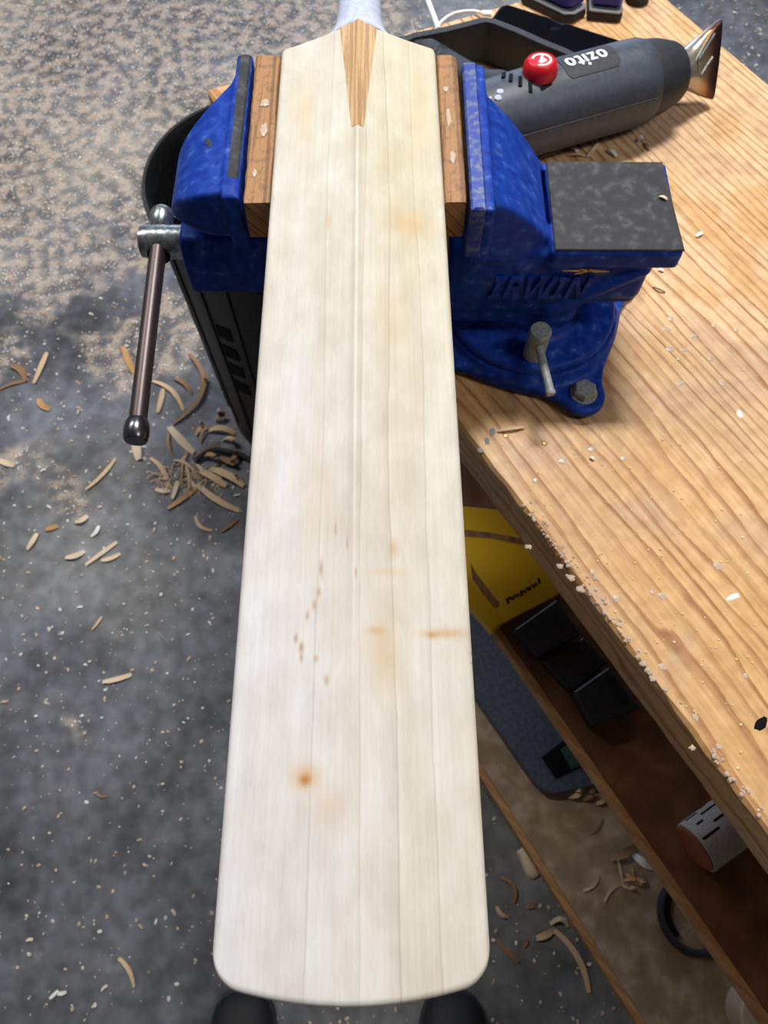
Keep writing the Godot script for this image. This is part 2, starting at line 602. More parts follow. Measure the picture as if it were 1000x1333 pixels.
func make_materials() -> void:
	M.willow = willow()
	M.pine = pine_top()
	M.concrete = concrete()
	M.cane = grain(Vector3(204, 168, 122), Vector3(156, 118, 76), 41, 26.0)
	M.cane.uv1_scale = Vector3(26, 8, 1)
	M.pad = grain(Vector3(166, 120, 72), Vector3(108, 70, 36), 44, 22.0, 0.22)
	M.shelf = mottled([[0.25, Color8(148, 124, 96)], [0.55, Color8(166, 140, 110)], [0.8, Color8(182, 162, 138)]], 2.0, 0.7, 0.0, 0.0, 51)
	M.upper = mottled([[0.25, Color8(104, 66, 40)], [0.55, Color8(118, 76, 48)], [0.8, Color8(132, 90, 60)]], 2.0, 0.6, 0.0, 0.0, 52)
	M.rail = grain(Vector3(196, 148, 98), Vector3(168, 118, 72), 47, 8.0)
	M.edge = grain(Vector3(150, 108, 68), Vector3(118, 80, 46), 49, 8.0, 0.3)
	M.blue = mottled([[0.22, Color8(22, 52, 142)], [0.5, Color8(30, 63, 158)], [0.72, Color8(40, 76, 172)], [0.9, Color8(92, 116, 186)]], 5.0, 0.42, 0.0, 0.006, 61, 0.03)
	M.blue.metallic_specular = 0.22
	M.worn = mottled([[0.3, Color8(22, 50, 150)], [0.5, Color8(36, 66, 150)], [0.66, Color8(76, 92, 140)], [0.85, Color8(100, 112, 142)]], 9.0, 0.5, 0.1, 0.01, 62, 0.03)
	M.steel = mottled([[0.3, Color8(50, 50, 53)], [0.6, Color8(58, 58, 62)], [0.9, Color8(82, 84, 90)]], 5.0, 0.6, 0.1, 0.004, 63, 0.03)
	M.steel.metallic_specular = 0.35
	M.zinc = mottled([[0.3, Color8(122, 132, 136)], [0.6, Color8(160, 168, 170)], [0.8, Color8(196, 200, 200)]], 20.0, 0.3, 0.85, 0.0, 64)
	M.knob = mat(Color8(92, 92, 98), 0.25, 0.9)
	M.bar = mat(Color8(78, 68, 68), 0.38, 0.7)
	M.bolt = mottled([[0.3, Color8(138, 144, 144)], [0.7, Color8(164, 170, 168)]], 20.0, 0.45, 0.15, 0.0, 65)
	M.grip = mottled([[0.3, Color8(176, 184, 206)], [0.7, Color8(196, 203, 222)]], 14.0, 0.72, 0.0, 0.006, 66)
	M.bin = mottled([[0.3, Color8(15, 17, 20)], [0.7, Color8(24, 26, 30)], [0.95, Color8(48, 50, 52)]], 6.0, 0.5, 0.0, 0.0, 67)
	M.gun = mottled([[0.3, Color8(54, 61, 73)], [0.7, Color8(66, 74, 87)]], 12.0, 0.5, 0.0, 0.0, 68)
	M.gundark = mottled([[0.3, Color8(32, 36, 45)], [0.7, Color8(42, 47, 56)]], 14.0, 0.6, 0.0, 0.0, 69)
	M.red = mat(Color8(205, 24, 34), 0.35)
	M.white = mat(Color8(236, 240, 244), 0.5)
	M.black = mat(Color8(9, 10, 12), 0.7)
	M.black.metallic_specular = 0.25
	M.rubber = mottled([[0.3, Color8(34, 35, 38)], [0.7, Color8(52, 52, 54)]], 20.0, 0.75, 0.0, 0.0, 70)
	M.glass = mat(Color8(10, 12, 18), 0.08)
	M.navy = mat(Color8(40, 44, 152), 0.42)
	M.grey = mat(Color8(120, 122, 126), 0.55)
	M.yellow = mat(Color8(226, 178, 12), 0.45)
	M.sticker = mat(Color8(214, 206, 60), 0.5)
	M.slate = mottled([[0.3, Color8(62, 68, 82)], [0.7, Color8(78, 84, 98)]], 8.0, 0.6, 0.0, 0.0, 71)
	M.display = mat(Color8(52, 78, 66), 0.2)
	M.case = mottled([[0.3, Color8(24, 27, 34)], [0.7, Color8(38, 41, 48)]], 9.0, 0.5, 0.0, 0.0, 72)
	M.shave = mat(Color8(214, 184, 146), 0.7)
	M.shave_pale = mat(Color8(228, 206, 176), 0.7)
	M.shave_tan = mat(Color8(196, 150, 94), 0.7)
	M.shave_dark = mat(Color8(150, 116, 84), 0.75)
	M.chip_white = mat(Color8(236, 232, 226), 0.6)
	M.glue = mat(Color8(196, 174, 152), 0.3)
	M.resin = mat(Color8(214, 150, 60), 0.2)
	M.crust = mottled([[0.3, Color8(176, 150, 128)], [0.7, Color8(206, 190, 176)]], 40.0, 0.6, 0.0, 0.0, 73)
	M.shoe = mottled([[0.3, Color8(14, 15, 18)], [0.7, Color8(26, 27, 31)]], 40.0, 0.7, 0.0, 0.02, 74)
	M.wall = mat(Color8(128, 126, 122), 0.9)
	M.ceiling = mat(Color8(150, 149, 146), 0.9)
	M.lamp_body = mat(Color8(225, 225, 225), 0.5)
	M.lit = mat(Color.WHITE, 0.5)
	M.lit.emission_enabled = true
	M.lit.emission = Color(1.0, 0.98, 0.95)
	M.lit.emission_energy_multiplier = 4.0
	M.speck = mat(Color.WHITE, 0.8)
	M.speck.vertex_color_use_as_albedo = true
	# fish-tail of the hot air gun: bare steel, heat-browned to the mouth (colour by u)
	var gr := Gradient.new()
	gr.offsets = PackedFloat32Array([0.0, 0.45, 0.68, 0.85, 1.0])
	gr.colors = PackedColorArray([Color8(176, 172, 164), Color8(190, 182, 168), Color8(178, 140, 100), Color8(96, 62, 58), Color8(64, 46, 52)])
	var gt := GradientTexture1D.new()
	gt.gradient = gr
	gt.width = 128
	M.nozzle = mat(Color.WHITE, 0.28, 0.8)
	M.nozzle.albedo_texture = gt

# ---------------------------------------------------------------- shavings
# a planed ribbon from a to b, bowed sideways, arched, twisted; a solid strip 0.7 mm thick or more
func ribbon(a: Vector3, b: Vector3, bow: float, arch: float, wide: float, twist := 0.6, thick := 0.0008, curl := 0.0) -> ArrayMesh:
	var g := Geo.new()
	var secs := []
	var n := 14
	var d := b - a
	var side := Vector3(-d.z, 0, d.x).normalized()
	var path := PackedVector3Array()
	for k in n + 1:
		var s := float(k) / n
		var e := 4.0 * s * (1.0 - s)
		var p := a + d * s + side * bow * e + Vector3.UP * (arch * e + wide * 0.30)
		if curl > 0.0 and s > 0.6:
			var w := (s - 0.6) / 0.4 * 4.6
			p += Vector3.UP * (1.0 - cos(w)) * curl - d.normalized() * (w / 4.6 * 0.4 * d.length() - sin(w) * curl * 0.6) * 0.8
		path.append(p)
	for k in n + 1:
		var t := (path[mini(k + 1, n)] - path[maxi(k - 1, 0)]).normalized()
		var across := t.cross(Vector3.UP).normalized().rotated(t, twist * (float(k) / n - 0.4))
		var up := across.cross(t).normalized()
		var w := wide * 0.42 * (0.55 + 0.45 * sin(PI * clampf(0.12 + 0.8 * k / n, 0, 1)))
		var s := PackedVector3Array()
		for q in [[-1, -1, 0.0], [0, -1, -0.12], [1, -1, 0.0], [1, 1, 0.0], [0, 1, -0.12], [-1, 1, 0.0]]:
			s.append(path[k] + across * w * q[0] + up * (thick * 0.5 * q[1] + w * q[2] * 2.0))
		secs.append(s)
	g.loft(secs)
	return g.mesh(50)

func shaving(called: String, label: String, group: String, p: Array, y: float, m: Material, wide_px: float, bow_px := 0.0, arch := 0.002, twist := 0.6, curl := 0.0) -> void:
	var a := spot(p[0], p[1], y)
	var b := spot(p[2], p[3], y)
	var per := a.distance_to(b) / maxf(1.0, Vector2(p[0], p[1]).distance_to(Vector2(p[2], p[3])))
	var o := build(called, shifted(ribbon(a, b, bow_px * per, arch, wide_px * per, twist, 0.0008, curl), a), m)
	o.position = a
	tag(o, label, "shaving" if called == "wood_shaving" else "chip", group)

func text_mesh(s: String, size: float, deep: float, weight := 700, italic := false) -> TextMesh:
	var f := SystemFont.new()
	f.font_names = PackedStringArray(["Droid Sans"])
	f.font_weight = weight
	f.font_italic = italic
	var t := TextMesh.new()
	t.font = f
	t.text = s
	t.font_size = 64
	t.pixel_size = size / 64.0
	t.depth = deep
	t.curve_step = 1.0
	return t

# letters of a word, set in a frame: x along the word, y up the letters, z out of the surface
func word(s: String, wide: float, tall: float, deep: float, frame: Transform3D, weight := 700, italic := false) -> Geo:
	var t := text_mesh(s, 0.02, 0.002, weight, italic)
	var box := t.get_aabb()
	var k := Transform3D(Basis.from_scale(Vector3(wide / box.size.x, tall / box.size.y, deep / box.size.z)), Vector3.ZERO)
	var g := Geo.new()
	g.take(t, frame * k * Transform3D(Basis(), -box.get_center()))
	return g

func _ready() -> void:
	rng.seed = 7
	dust_noise = FastNoiseLite.new()
	dust_noise.seed = 12
	dust_noise.frequency = 0.035
	dust_noise.fractal_octaves = 5
	# camera, sky, lamps, exposure
	var cam := Camera3D.new()
	cam.name = "camera"
	add_child(cam)
	cam.position = Vector3(0, LENS, 0)
	cam.rotation_degrees = Vector3(-66, 0, 0)
	cam.near = 0.05
	cam.far = 60.0
	var at := CameraAttributesPhysical.new()
	at.frustum_focal_length = 18.004
	at.frustum_focus_distance = 0.39
	at.exposure_aperture = 12.0
	at.frustum_near = 0.05
	at.frustum_far = 60.0
	cam.attributes = at
	cam.fov = 67.37
	cam.make_current()
	var env := Environment.new()
	env.background_mode = Environment.BG_SKY
	env.sky = Sky.new()
	var sky := ProceduralSkyMaterial.new()
	sky.sky_top_color = Color(0.55, 0.68, 0.9)
	sky.sky_horizon_color = Color(0.86, 0.9, 0.96)
	sky.ground_bottom_color = Color(0.35, 0.34, 0.33)
	sky.ground_horizon_color = Color(0.7, 0.7, 0.7)
	sky.sky_energy_multiplier = 2.6
	sky.ground_energy_multiplier = 1.4
	env.sky.sky_material = sky
	env.tonemap_mode = Environment.TONE_MAPPER_LINEAR
	env.tonemap_exposure = 0.59
	env.sdfgi_enabled = true
	env.ssao_enabled = true
	env.ssil_enabled = true
	var we := WorldEnvironment.new()
	we.name = "environment"
	we.environment = env
	add_child(we)
	make_materials()
	room()
	ceiling_lamp(Vector3(0.30, 2.95, -1.45), 0.60, 0.20, 11.0, "white ceiling light fitting above the far end of the workbench")
	ceiling_lamp(Vector3(1.55, 2.95, 0.1), 1.20, 0.30, 3.0, "long white ceiling light fitting over the near side of the room, beside the workbench")
	ceiling_lamp(Vector3(-1.55, 2.95, -1.7), 1.20, 0.30, 7.0, "added fill light, a long white ceiling fitting over the open floor beyond the bin")  # unseen lamp, added to fill the left floor and the shelf fronts
	workbench()
	vise()
	bat()
	pads()
	hot_air_gun()
	on_the_bench()
	bin()
	on_the_shelves()
	shoes()
	floor_litter()

func room() -> void:
	# floor 3 x 3 m of texture round the view, repeated further out
	var g := Geo.new()
	var x0 := -3.2
	var x1 := 3.6
	var f0 := -2.4
	var f1 := 5.2
	g.box(Vector3((x1 - x0) * 0.5, 0.1, (f1 - f0) * 0.5), Transform3D(Basis(), Vector3((x0 + x1) * 0.5, -0.1, -(f0 + f1) * 0.5)), 0.0)
	var fl := struct("floor", floor_mesh(x0, x1, f0, f1), M.concrete)
	fl.set_meta("label", "worn grey concrete workshop floor scattered with sawdust")
	var mid := Vector3((x0 + x1) * 0.5, 1.6, -(f0 + f1) * 0.5)
	var hx := (x1 - x0) * 0.5
	var hf := (f1 - f0) * 0.5
	for s in [["wall_left", Vector3(x0 - 0.1, 1.6, mid.z), Vector3(0.1, 1.6, hf + 0.2)], ["wall_right", Vector3(x1 + 0.1, 1.6, mid.z), Vector3(0.1, 1.6, hf + 0.2)], ["wall_near", Vector3(mid.x, 1.6, -f0 + 0.1), Vector3(hx, 1.6, 0.1)],
			["wall_far", Vector3(-2.35, 1.6, -f1 - 0.1), Vector3(0.85, 1.6, 0.1)], ["wall_far", Vector3(2.55, 1.6, -f1 - 0.1), Vector3(1.05, 1.6, 0.1)], ["wall_far", Vector3(0.0, 2.85, -f1 - 0.1), Vector3(1.5, 0.35, 0.1)]]:
		var o := struct(s[0], boxmesh(s[2], 0.002), M.wall)
		o.position = s[1]
	var c := struct("ceiling", boxmesh(Vector3(hx + 0.2, 0.1, hf + 0.2), 0.002), M.ceiling)
	c.position = Vector3(mid.x, 3.3, mid.z)

func floor_mesh(x0: float, x1: float, f0: float, f1: float) -> ArrayMesh:
	var g := Geo.new()
	var secs := []
	var uvs := []
	for y in [-0.2, 0.0]:
		var s := PackedVector3Array()
		var q := PackedVector2Array()
		for p in [Vector2(x0, f0), Vector2(x1, f0), Vector2(x1, f1), Vector2(x0, f1)]:
			s.append(Vector3(p.x, y, -p.y))
			q.append(Vector2((p.x + 1.5) / 3.0, 1.0 - (p.y + 0.3) / 3.0))
		secs.append(s)
		uvs.append(q)
	g.loft(secs, uvs)
	return g.mesh(20)

func ceiling_lamp(at: Vector3, long: float, wide: float, power: float, label: String) -> void:
	var o := thing("ceiling_light", label, "light", at)
	build("lamp_housing", boxmesh(Vector3(long * 0.5 + 0.02, 0.035, wide * 0.5 + 0.02), 0.006), M.lamp_body, o).position = Vector3(0, 0.20, 0)
	build("hanger", boxmesh(Vector3(0.01, 0.03, 0.01), 0.002), M.lamp_body, o).position = Vector3(-long * 0.3, 0.26, 0)
	build("hanger", boxmesh(Vector3(0.01, 0.03, 0.01), 0.002), M.lamp_body, o).position = Vector3(long * 0.3, 0.26, 0)
	build("diffuser", boxmesh(Vector3(long * 0.5, 0.008, wide * 0.5), 0.002), M.lit, o).position = Vector3(0, 0.157, 0)
	var l := AreaLight3D.new()
	l.name = "lamp_light"
	l.area_size = Vector2(long, wide)
	l.light_energy = power
	l.light_color = Color(1.0, 0.992, 0.98)
	l.shadow_enabled = true
	l.rotation_degrees = Vector3(-90, 0, 0)
	l.position = Vector3(0, 0.14, 0)
	l.set("area_range", 12.0)
	l.set("area_attenuation", 2.0)
	o.add_child(l)

# ---------------------------------------------------------------- workbench: along runs towards the right of the photographer, across away from them
const CORNER := Vector2(-0.1832, 0.7231)
const AL := Vector2(0.524, -0.8517)
const AC := Vector2(0.8517, 0.524)

func plan(along: float, across: float, y: float) -> Vector3:
	var p := CORNER + AL * along + AC * across
	return Vector3(p.x, y, -p.y)

func bench_frame(along: float, across: float, y: float) -> Transform3D:
	return Transform3D(Basis(Vector3(AL.x, 0, -AL.y), Vector3.UP, Vector3(AL.x, 0, -AL.y).cross(Vector3.UP)), plan(along, across, y))

func workbench() -> void:
	var root := thing("workbench", "long wooden workbench with a glue-spotted pine top and two open shelves below", "workbench", plan(0, 0, 0))
	var at0 := root.position
	# top: a thick slab with a ragged front edge
	var g := Geo.new()
	var secs := []
	var uvs := []
	var n := 90
	var jit := FastNoiseLite.new()
	jit.seed = 3
	jit.frequency = 0.06
	for k in n + 1:
		var s := PackedVector3Array()
		var q := PackedVector2Array()
		var ring := [[0.0025, 0.0], [0.0, -0.003], [0.0, -0.046], [0.003, -0.048], [0.501, -0.048], [0.504, -0.046], [0.504, -0.003], [0.501, 0.0]]
		for m in 16:
			ring.append([lerpf(0.480, 0.02, m / 15.0), 0.0])
		for r in ring:
			var al := lerpf(0.149 * r[0], 1.55, float(k) / n)
			var ac: float = r[0]
			if ac < 0.003:
				ac += jit.get_noise_2d(al * 1000.0, r[1] * 2000.0) * 0.0016
			var y: float = r[1]
			s.append(plan(al, ac, BENCH + y) - at0)
			q.append(Vector2(al / 1.6, (ac - (y if ac < 0.25 else -y)) / 0.56 + 0.02))
		secs.append(s)
		uvs.append(q)
	g.loft(secs, uvs)
	var top := build("tabletop", g.mesh(30), M.pine, root)
	# shelves: board and a front rail that stands a hair proud
	for sh in [["upper_shelf", LENS - 0.817, 0.32, 0.2240 - 0.2208, M.upper, 0.0085, 0.018], ["lower_shelf", LENS - 1.37, 0.26, 0.2115 - 0.2208, M.shelf, 0.0120, 0.024]]:
		var b := Geo.new()
		var c0: float = sh[3]
		var f := bench_frame((sh[2] + 1.5) * 0.5, c0 + 0.24, sh[1] - 0.009)
		b.box(Vector3((1.5 - sh[2]) * 0.5, 0.009, 0.24), Transform3D(f.basis, f.origin - at0), 0.001)
		var so := build(sh[0], b.mesh(), sh[4], root)
		var r := Geo.new()
		f = bench_frame((sh[2] + 1.5) * 0.5, c0 - sh[5] * 0.5 - 0.0002, sh[1] + 0.001 - sh[6] * 0.5)
		# grain runs along the rail: turn the chamfered box so that its length is v
		r.box(Vector3(sh[5] * 0.5, (1.5 - sh[2]) * 0.5, sh[6] * 0.5), Transform3D(Basis(f.basis.z, f.basis.x, f.basis.y), f.origin - at0), 0.0012)
		build("shelf_rail", r.mesh(), M.rail, so)
	for l in [[0.055, 0.055], [1.45, 0.055], [0.13, 0.45], [1.45, 0.45]]:
		var b := Geo.new()
		var f := bench_frame(l[0], l[1], (BENCH - 0.048) * 0.5)
		b.box(Vector3(0.035, (BENCH - 0.048) * 0.5, 0.035), Transform3D(f.basis, f.origin - at0), 0.003)
		build("leg", b.mesh(), M.edge, root)
	# dried glue, resin and filler on the top, each drop with its own thickness
	rng.seed = 77
	var drops := [[812, 597, 6, 5, "w"], [770, 585, 7, 5, "w"], [772, 745, 5, 5, "w"], [803, 780, 7, 6, "w"], [862, 776, 6, 6, "w"], [850, 772, 4, 4, "w"], [873, 455, 8, 6, "w"], [867, 428, 9, 5, "w"], [963, 539, 7, 7, "c"], [955, 777, 13, 4, "c"],
		[935, 737, 10, 5, "w"], [862, 868, 7, 5, "w"], [884, 467, 5, 4, "w"], [903, 437, 6, 5, "w"], [926, 467, 6, 5, "w"], [942, 500, 6, 5, "w"], [959, 430, 5, 4, "w"], [930, 424, 5, 4, "w"], [873, 415, 6, 5, "w"], [891, 456, 5, 4, "w"], [888, 498, 10, 4, "w"],
		[659, 567, 6, 5, "r"], [709, 577, 5, 5, "r"], [990, 942, 12, 7, "b"], [641, 562, 5, 8, "g"], [634, 574, 4, 6, "g"], [625, 586, 6, 5, "g"], [697, 625, 5, 5, "w"], [732, 600, 8, 6, "w"], [906, 934, 5, 5, "w"], [971, 880, 5, 4, "w"], [937, 972, 5, 4, "w"],
		[688, 712, 7, 4, "k"], [743, 752, 8, 5, "k"], [729, 737, 6, 4, "k"], [756, 767, 7, 5, "k"], [838, 864, 6, 5, "k"], [850, 884, 6, 4, "k"], [902, 974, 5, 4, "k"]]
	for d in drops:
		var p := spot(d[0], d[1], BENCH)
		var per: float = 0.55 / 850.0
		var o := build("glue_drop", blob(d[2] * per * 0.8, d[3] * per * 0.9, 0.0006 if d[4] != "k" else 0.0010, rng), {"w": M.glue, "c": M.chip_white, "r": M.resin, "b": M.black, "g": M.grey, "k": M.crust}[d[4]], top)
		o.position = p - at0 - Vector3(0, 0.0002, 0)
		o.rotation.y = rng.randf_range(-0.6, 0.6)
	# crumbs of set glue along the front edge
	var grit := Geo.new()
	for k in 170:
		var al: float = [0.60, 0.66, 0.80, 0.92][rng.randi() % 4] + rng.randfn(0.0, 0.028)
		var ac := absf(rng.randfn(0.0, 0.0045)) + 0.001
		var sz := rng.randf_range(0.0006, 0.0020)
		var sec := []
		for row in [[1.0, 0.0], [0.9, 0.5], [0.4, 0.9]]:
			var ringp := PackedVector3Array()
			for i in 7:
				var an := TAU * i / 7
				var rr: float = sz * row[0] * rng.randf_range(0.7, 1.3)
				ringp.append(plan(al, ac, BENCH + row[1] * sz * 0.8 - 0.0002) - at0 + Vector3(cos(an) * rr, 0, sin(an) * rr))
			sec.append(ringp)
		grit.loft(sec)
	build("glue_crumbs", grit.mesh(50), M.crust, top).set_meta("kind", "stuff")
	# pin-head beads of clear set resin, too many to tell apart
	var mm := MultiMesh.new()
	mm.transform_format = MultiMesh.TRANSFORM_3D
	var bead := SphereMesh.new()
	bead.radius = 0.0013
	bead.height = 0.0016
	bead.radial_segments = 8
	bead.rings = 4
	mm.mesh = bead
	var places := []
	for k in 520:
		var al := rng.randf_range(0.40, 1.2)
		var ac := absf(rng.randfn(0.0, 0.10)) + 0.004
		if ac < 0.45 and Vector2(plan(al, ac, 0).x - 0.125, -plan(al, ac, 0).z - 0.43).length() > 0.125:
			places.append(Transform3D(Basis.from_scale(Vector3.ONE * rng.randf_range(0.3, 1.0)), plan(al, ac, BENCH + 0.0001) - at0))
	mm.instance_count = places.size()
	for k in places.size():
		mm.set_instance_transform(k, places[k])
	var mi := MultiMeshInstance3D.new()
	mi.name = "resin_beads"
	mi.multimesh = mm
	var clear := mat(Color8(225, 196, 150), 0.08)
	mi.material_override = clear
	mi.set_meta("kind", "stuff")
	top.add_child(mi)

# a flat irregular drop
func blob(rx: float, rz: float, tall: float, r: RandomNumberGenerator) -> ArrayMesh:
	var g := Geo.new()
	var n := 14
	var rad := []
	for i in n:
		rad.append(r.randf_range(0.7, 1.15))
	var secs := []
	for row in [[1.0, 0.0], [0.96, 0.4], [0.8, 0.8], [0.45, 1.0]]:
		var s := PackedVector3Array()
		for i in n:
			var a := TAU * i / n
			var k: float = rad[i] * row[0]
			s.append(Vector3(cos(a) * rx * k, row[1] * tall, sin(a) * rz * k))
		secs.append(s)
	g.loft(secs)
	return g.mesh(60)

# ---------------------------------------------------------------- vise
func q_of(p: Vector3) -> Vector3:
	return Vector3(p.x, LENS - p.y, -p.z)

func d_fixed(p: Vector3) -> float:
	var q := q_of(p)
	# hump that carries the fixed jaw
	var s := clampf((q.x - 0.0545) / 0.07, 0.0, 1.05)
	var top := 0.3665 + 0.062 * pow(s, 1.6)
	var w := 0.0575 - 0.020 * s
	var hump := smax((top - q.y) * 0.62, absf(q.z - 0.4365) - w, 0.005)
	hump = smax(hump, maxf(q.x - 0.1235, 0.0655 - q.x), 0.003)
	hump = smax(hump, q.y - (0.423 + 0.02 * s), 0.006)
	var d := hump
	d = smin(d, sbox(q, Vector3(0.0645, 0.392, 0.4415), Vector3(0.0065, 0.0245, 0.0685), 0.002), 0.003)
	# anvil, body, slide housing, pedestal
	d = smin(d, sbox(q, Vector3(0.1655, 0.4285, 0.4305), Vector3(0.0465, 0.0085, 0.0440), 0.0035), 0.004)
	d = smin(d, sbox(q, Vector3(0.1290, 0.450, 0.4305), Vector3(0.0660, 0.024, 0.0395), 0.005), 0.005)
	d = smin(d, sbox(q, Vector3(0.1275, 0.462, 0.4305), Vector3(0.0685, 0.0225, 0.037), 0.006), 0.006)
	d = smin(d, sbox(q, Vector3(0.0790, 0.445, 0.4305), Vector3(0.0230, 0.030, 0.0385), 0.006), 0.006)
	d = smin(d, sbox(q, Vector3(0.1020, 0.4700, 0.4305), Vector3(0.0530, 0.0400, 0.0375), 0.010), 0.012)
	d = smin(d, scap(q, Vector3(0.120, 0.482, 0.43), Vector3(0.122, 0.530, 0.43), 0.034, 0.042), 0.014)
	d = smin(d, scap(q, Vector3(0.190, 0.441, 0.3915), Vector3(0.130, 0.484, 0.3905), 0.0055, 0.0065), 0.003)
	# swivel disc
	var rr := Vector2(q.x - 0.125, q.z - 0.430).length()
	var disc := smax(rr - 0.0715, maxf(0.5215 - q.y + rr * 0.06 - 0.0036, q.y - 0.5355), 0.005)
	d = smin(d, disc, 0.012)
	# slot between the hump and the anvil
	var slit := sbox(q, Vector3(0.1185, 0.418, 0.440), Vector3(0.0016, 0.016, 0.026), 0.001)
	d = smax(d, -slit, 0.002)
	return d

func d_moving(p: Vector3) -> float:
	var q := q_of(p)
	var s := clampf((-0.0955 - q.x) / 0.0535, 0.0, 1.0)
	var top := 0.3655 + 0.046 * (1.0 - sqrt(1.0 - minf(s * s, 0.985)))
	var near := 0.3855 + 0.022 * s * s * s
	var far := 0.457 + 0.050 * pow(1.0 - s, 1.6)
	var d := smax((top - q.y) * 0.5, maxf(near - q.z, (q.z - far) * 0.75), 0.004)
	d = smax(d, maxf(-0.1490 - q.x, q.x + 0.0975), 0.003)
	d = smax(d, q.y - (0.392 + 0.026 * s + 0.010 * cos(s * 3.0)), 0.006)
	d = smin(d, sbox(q, Vector3(-0.0985, 0.3875, 0.4495), Vector3(0.0055, 0.0225, 0.0680), 0.002), 0.003)
	# beam below, drawn in behind the overhang
	var beam := sbox(q, Vector3(-0.0520, 0.4500, 0.4375), Vector3(0.0965, 0.0255, 0.0415), 0.004)
	beam = smax(beam, (0.396 + maxf(0.0, 0.45 - q.y) * 0.30) - q.z, 0.004)
	d = smin(d, beam, 0.010)
	return d

func d_base(p: Vector3) -> float:
	var q := q_of(p)
	var c := Vector2(q.x - 0.125, q.z - 0.430)
	var r := c.length() - 0.0745
	var plate := r
	for k in 4:
		var a := deg_to_rad(-65.0 + 90.0 * k)
		var e := Vector2(cos(a), sin(a))
		var along := clampf(c.dot(e), 0.0, 0.0925)
		plate = smin(plate, (c - e * along).length() - lerpf(0.046, 0.0185, along / 0.0925), 0.03)
	var d := smax(plate, maxf(0.5375 - q.y, q.y - 0.5468), 0.004)
	var ring := smax(r, maxf(0.530 - q.y, q.y - 0.5462), 0.003)
	d = smin(d, ring, 0.010)
	d = smax(d, -(0.5362 - q.y if c.length() < 0.0722 else 1.0), 0.001)
	return d

